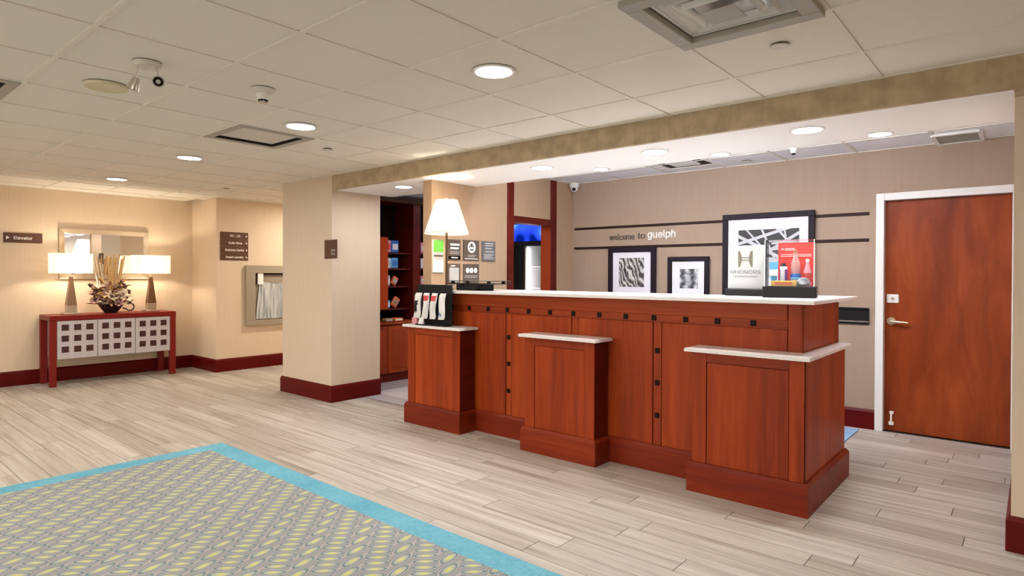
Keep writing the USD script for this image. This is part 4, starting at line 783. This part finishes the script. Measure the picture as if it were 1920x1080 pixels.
def blossom(c, r, m):
    c = np.array(c); ps = []
    for k_ in range(6):
        a = k_ * math.pi / 3 + R2.uniform(-.2, .2); q = ball((0, 0, 0), r * .55, (1.0, .55, .22), 1)
        q.apply_transform(trimesh.transformations.rotation_matrix(-.6, [0, 1, 0])); q.apply_translation([r * .5, 0, r * .15]); q.apply_transform(trimesh.transformations.rotation_matrix(a, [0, 0, 1])); ps.append(q)
    q = cat(ps); q.apply_transform(trimesh.transformations.rotation_matrix(1.05, [0, 1, 0])); q.apply_transform(trimesh.transformations.rotation_matrix(R2.uniform(-.7, .5), [0, 0, 1])); q.apply_translation(c)
    b_ = obj('blossom', q, m, fl, smooth=True); obj('flower_eye', ball(c + np.array([r * .16, 0, r * .08]), r * .24, sub=1), 'berry', b_)
for c, r, m in (((.11, -.03, .215), .085, 'petal'), ((.09, .105, .235), .085, 'petal'), ((.12, .05, .125), .06, 'petal2'), ((.05, .17, .19), .07, 'petal'), ((.06, -.12, .21), .07, 'petal2'), ((.07, -.20, .165), .06, 'petal2'), ((.02, -.06, .33), .07, 'petal'), ((.04, .05, .32), .07, 'petal2'), ((.03, .21, .14), .06, 'petal'), ((-.02, -.16, .31), .06, 'petal')): blossom(c, r, m)
def leaf(c, az, el, L, w, m):
    q = trimesh.Trimesh([(0, 0, 0), (L * .35, w, .01), (L * .35, -w, .01), (L * .7, w * .8, .012), (L * .7, -w * .8, .012), (L, 0, 0), (L * .5, 0, -.008), (L * .5, 0, .018)], [(0, 1, 7), (0, 7, 2), (1, 3, 7), (7, 4, 2), (3, 5, 7), (7, 5, 4), (0, 6, 1), (0, 2, 6), (1, 6, 3), (6, 2, 4), (3, 6, 5), (6, 4, 5)], process=False)
    q.apply_transform(trimesh.transformations.rotation_matrix(-el, [0, 1, 0])); q.apply_transform(trimesh.transformations.rotation_matrix(az, [0, 0, 1])); q.apply_translation(c); obj('leaf', q, m, fl)
for k_ in range(60):
    a = R2.uniform(-2.2, 2.2); leaf((.04 * math.cos(a), .08 * math.sin(a), R2.uniform(.10, .34)), a, R2.uniform(-.2, 1.2), R2.uniform(.10, .21), R2.uniform(.016, .030), R2.choice(['leaf', 'leaf2', 'leaf2', 'petal2', 'straw']))
for k_ in range(16):
    a = R2.uniform(-1.9, 1.9); r = R2.uniform(.12, .22); c = np.array((.6 * r * math.cos(a), 1.15 * r * math.sin(a), R2.uniform(.14, .40)))
    tw = obj('berry_twig', tube([(c[0] * .3, c[1] * .3, .14), c], .003, 5), 'leaf', fl); obj('berries', [ball(c + np.array([R2.uniform(-.02, .02) for _ in range(3)]), R2.uniform(.012, .02), sub=1) for _ in range(4)], 'berry', tw)
sc = [(0.07, .20 + .05 * math.cos(a), .075 + .05 * math.sin(a)) for a in np.linspace(-2.6, 2.2, 16)]
obj('scroll_handle', tube([(.05, .12, .06)] + sc, .009, 8), 'berry', fl, 'curled dark scroll beside the bowl')

# ------------------------------------------------------------------ pantry seen between column and plaque wall
pc = thing('pantry_base_cabinet', 'low cherry base cabinet with panelled doors in the pantry', 'cabinet', (-6.32, 4.55, 0)); PLN = 2.2
obj('body', bx(-.53, -.018, 0, PLN, .09, .735), 'cherry_dk', pc); obj('toe_kick', bx(-.53, -.012, 0, PLN, 0, .09), 'cherry_dk', pc)
obj('cabinet_top', bx(-.53, .02, -.01, PLN + .01, .737, .768, .003), 'cherry_h', pc)
for i in range(5):
    y0 = .01 + i * .437; d_ = obj('door', bx(-.018, 0, y0, y0 + .427, .11, .722, .003), 'cherry', pc)
    obj('raised_panel', bx(0, .007, y0 + .055, y0 + .372, .165, .667, .006), 'cherry', d_)
ps = thing('pantry_shelves', 'tall dark pantry shelf unit above the base cabinet', 'shelf unit', (-6.45, 4.55, .7685))
obj('back_panel', bx(-.405, -.39, 0, 2.2, 0, 1.56), 'peg', ps)
for y0, y1 in ((.0, .03), (.97, 1.10), (2.10, 2.2)): obj('upright', bx(-.40, 0, y0, y1, 0, 1.56, .003), 'cherry_dk', ps)
obj('crown', bx(-.40, .0, 0, 2.2, 1.56, 1.57), 'cherry_dk', ps)
obj('end_board', bx(-.06, 0, .42, .545, .155, 1.095, .003), 'orange_wood', ps, 'bright orange red divider board')
SHZ = (.155, .455, .69, .90)
for z in SHZ:
    obj('shelf', bx(-.39, -.065, .03, .97, z - .018, z), 'cherry_dk', ps); obj('shelf', bx(-.39, -.02, 1.10, 2.10, z - .018, z), 'cherry_dk', ps)
def pack(label, c, yy, z, w, h, m, lean=0.0, d=.05, x=-6.60, m2=None):
    if z > 0.9: w, h = w * 1.08, h * 1.12
    t = thing('snack_pack', label, c, (x, 4.55 + yy, z), 0, 'snack packs on the pantry shelves')
    q = bx(-d / 2, d / 2, -w / 2, w / 2, 0, h, .012)
    s = bx(d / 2, d / 2 + .001, -w * .36, w * .36, h * .25, h * .72)
    for o in (q, s):
        if lean: 
            o.apply_transform(trimesh.transformations.rotation_matrix(-lean, [1, 0, 0])); 
    dz = min(0, q.bounds[0][2]); q.apply_translation([0, 0, -dz]); s.apply_translation([0, 0, -dz])
    b_ = obj('pouch', q, m, t); obj('printed_patch', s, m2 or 'c_white', b_)
Z0 = .7687
pack('red and white snack pack on the top pantry shelf', 'snack pack', .635, Z0 + SHZ[3], .115, .15, 'c_pink', m2='c_red')
pack('blue snack pack on the top pantry shelf', 'snack pack', .76, Z0 + SHZ[3], .12, .15, 'c_blue')
pack('white snack pack on the second pantry shelf from the top', 'snack pack', .635, Z0 + SHZ[2], .11, .125, 'c_white', m2='c_grey')
pack('blue snack pack on the second pantry shelf from the top', 'snack pack', .755, Z0 + SHZ[2], .115, .13, 'c_lblue', m2='c_blue')
pack('grey snack pack on the third pantry shelf from the top', 'snack pack', .625, Z0 + SHZ[1], .11, .13, 'c_grey')
pack('orange tipped snack pack leaning on the third pantry shelf from the top', 'snack pack', .73, Z0 + SHZ[1], .08, .11, 'c_orange', .55, m2='c_grey')
pack('blue snack pack on the lowest pantry shelf', 'snack pack', .625, Z0 + SHZ[0], .11, .10, 'c_lblue')
pack('orange snack pack leaning on the lowest pantry shelf', 'snack pack', .735, Z0 + SHZ[0], .09, .13, 'c_orange', .6, m2='c_brown')
pack('pink snack pack on the far pantry shelf beyond the upright, top', 'snack pack', 1.22, Z0 + SHZ[3], .10, .14, 'c_pink', x=-6.55); pack('white snack pack on the far pantry shelf beyond the upright, middle', 'snack pack', 1.22, Z0 + SHZ[2], .10, .13, 'c_white', x=-6.55); pack('pale snack pack on the far pantry shelf beyond the upright, lower', 'snack pack', 1.22, Z0 + SHZ[1], .10, .12, 'c_pink', x=-6.55)
pack('kraft brown packet lying on the pantry cabinet top', 'packet', .47, Z0, .12, .045, 'c_brown', x=-6.37, d=.10, m2='c_grey'); pack('orange packet lying on the pantry cabinet top', 'packet', .62, Z0, .15, .045, 'c_orange', x=-6.37, d=.10)
co = thing('drinks_cooler', 'black upright drinks cooler with a glowing blue header and a lit glass door', 'drinks cooler', (-5.62, 6.60, 0))
obj('cabinet', [bx(0, .03, .04, .70, 0, 2.10), bx(.92, .95, .04, .70, 0, 2.10), bx(.03, .92, .04, .70, 0, .14), bx(.03, .92, .67, .70, .14, 2.10), bx(.03, .92, .04, .70, 1.82, 2.10), bx(.03, .21, .04, .67, .14, 1.82)], 'black', co)
M['cool_blue'] = mat('cooler_blue_glow', {'g': ('geometry', {}), 'm': ('mapping', {'scale': (3.2, 1, 3)}), 'n': ('noise_texture', {'scale': 1.0, 'detail': 1.0}), 'r': ('rgb_ramp', {'ramp': [(.35, (.0, .005, .10)), (.55, (.02, .06, .75)), (.72, (.12, .35, 1.0))]}), 'e': ('emission', {'strength': 1.3})}, [('g.position', 'm.vector'), ('m.vector', 'n.vector'), ('n.fac', 'r.fac'), ('r.color', 'e.color')], surface='e.emission')
obj('lit_header', bx(.02, .93, .03, .04, 1.845, 2.085), 'cool_blue', co, 'glowing blue header panel')
dr = obj('door_frame', [bx(.0, .03, 0, .04, .14, 1.82), bx(.92, .95, 0, .04, .14, 1.82), bx(.03, .92, 0, .04, 1.775, 1.82), bx(.03, .92, 0, .04, .14, .19), bx(.15, .23, .0, .04, .19, 1.775)], 'black', co)
obj('door_edge', bx(.235, .255, -.004, .03, .19, 1.775), 'nickel', dr); obj('door_glass', bx(.255, .92, .012, .016, .19, 1.775), 'acryl', dr)
obj('liner', [bx(.21, .92, .64, .67, .14, 1.82), bx(.21, .225, .04, .64, .14, 1.82), bx(.905, .92, .04, .64, .14, 1.82)], 'c_white', co)
obj('light_tube', [cyl((.27, .07, .22), (.27, .07, 1.75), .012, n=8), cyl((.89, .07, .22), (.89, .07, 1.75), .012, n=8)], glow('cooler_tube', (.92, .95, 1.0), 9.0), co)
for z in (.5, .85, 1.2, 1.5): obj('shelf', bx(.225, .905, .10, .64, z - .012, z), 'c_white', co)
for i, (xx, z, m, lab) in enumerate(((.34, 1.2, 'c_pink', 'pink drink bottle on the middle shelf of the cooler'), (.44, 1.2, 'c_grey', 'grey drink bottle on the middle shelf of the cooler'), (.36, 1.5, 'c_grey', 'grey drink bottle on the top shelf of the cooler'), (.47, 1.5, 'c_brown', 'brown drink bottle on the top shelf of the cooler'), (.34, .85, 'c_red', 'red drink bottle on the lower shelf of the cooler'), (.45, .85, 'c_lblue', 'blue drink bottle on the lower shelf of the cooler'))):
    t = thing('drink_bottle', lab, 'bottle', (-5.62 + xx, 6.60 + .30, z + .0003), group='bottles inside the drinks cooler'); obj('bottle', lathe([(.0001, 0), (.032, 0), (.033, .13), (.014, .18), (.014, .20), (.0001, .20)], 16), m, t, smooth=50); obj('cap', cyl((0, 0, .20), (0, 0, .215), .016, n=12), 'c_white', t)
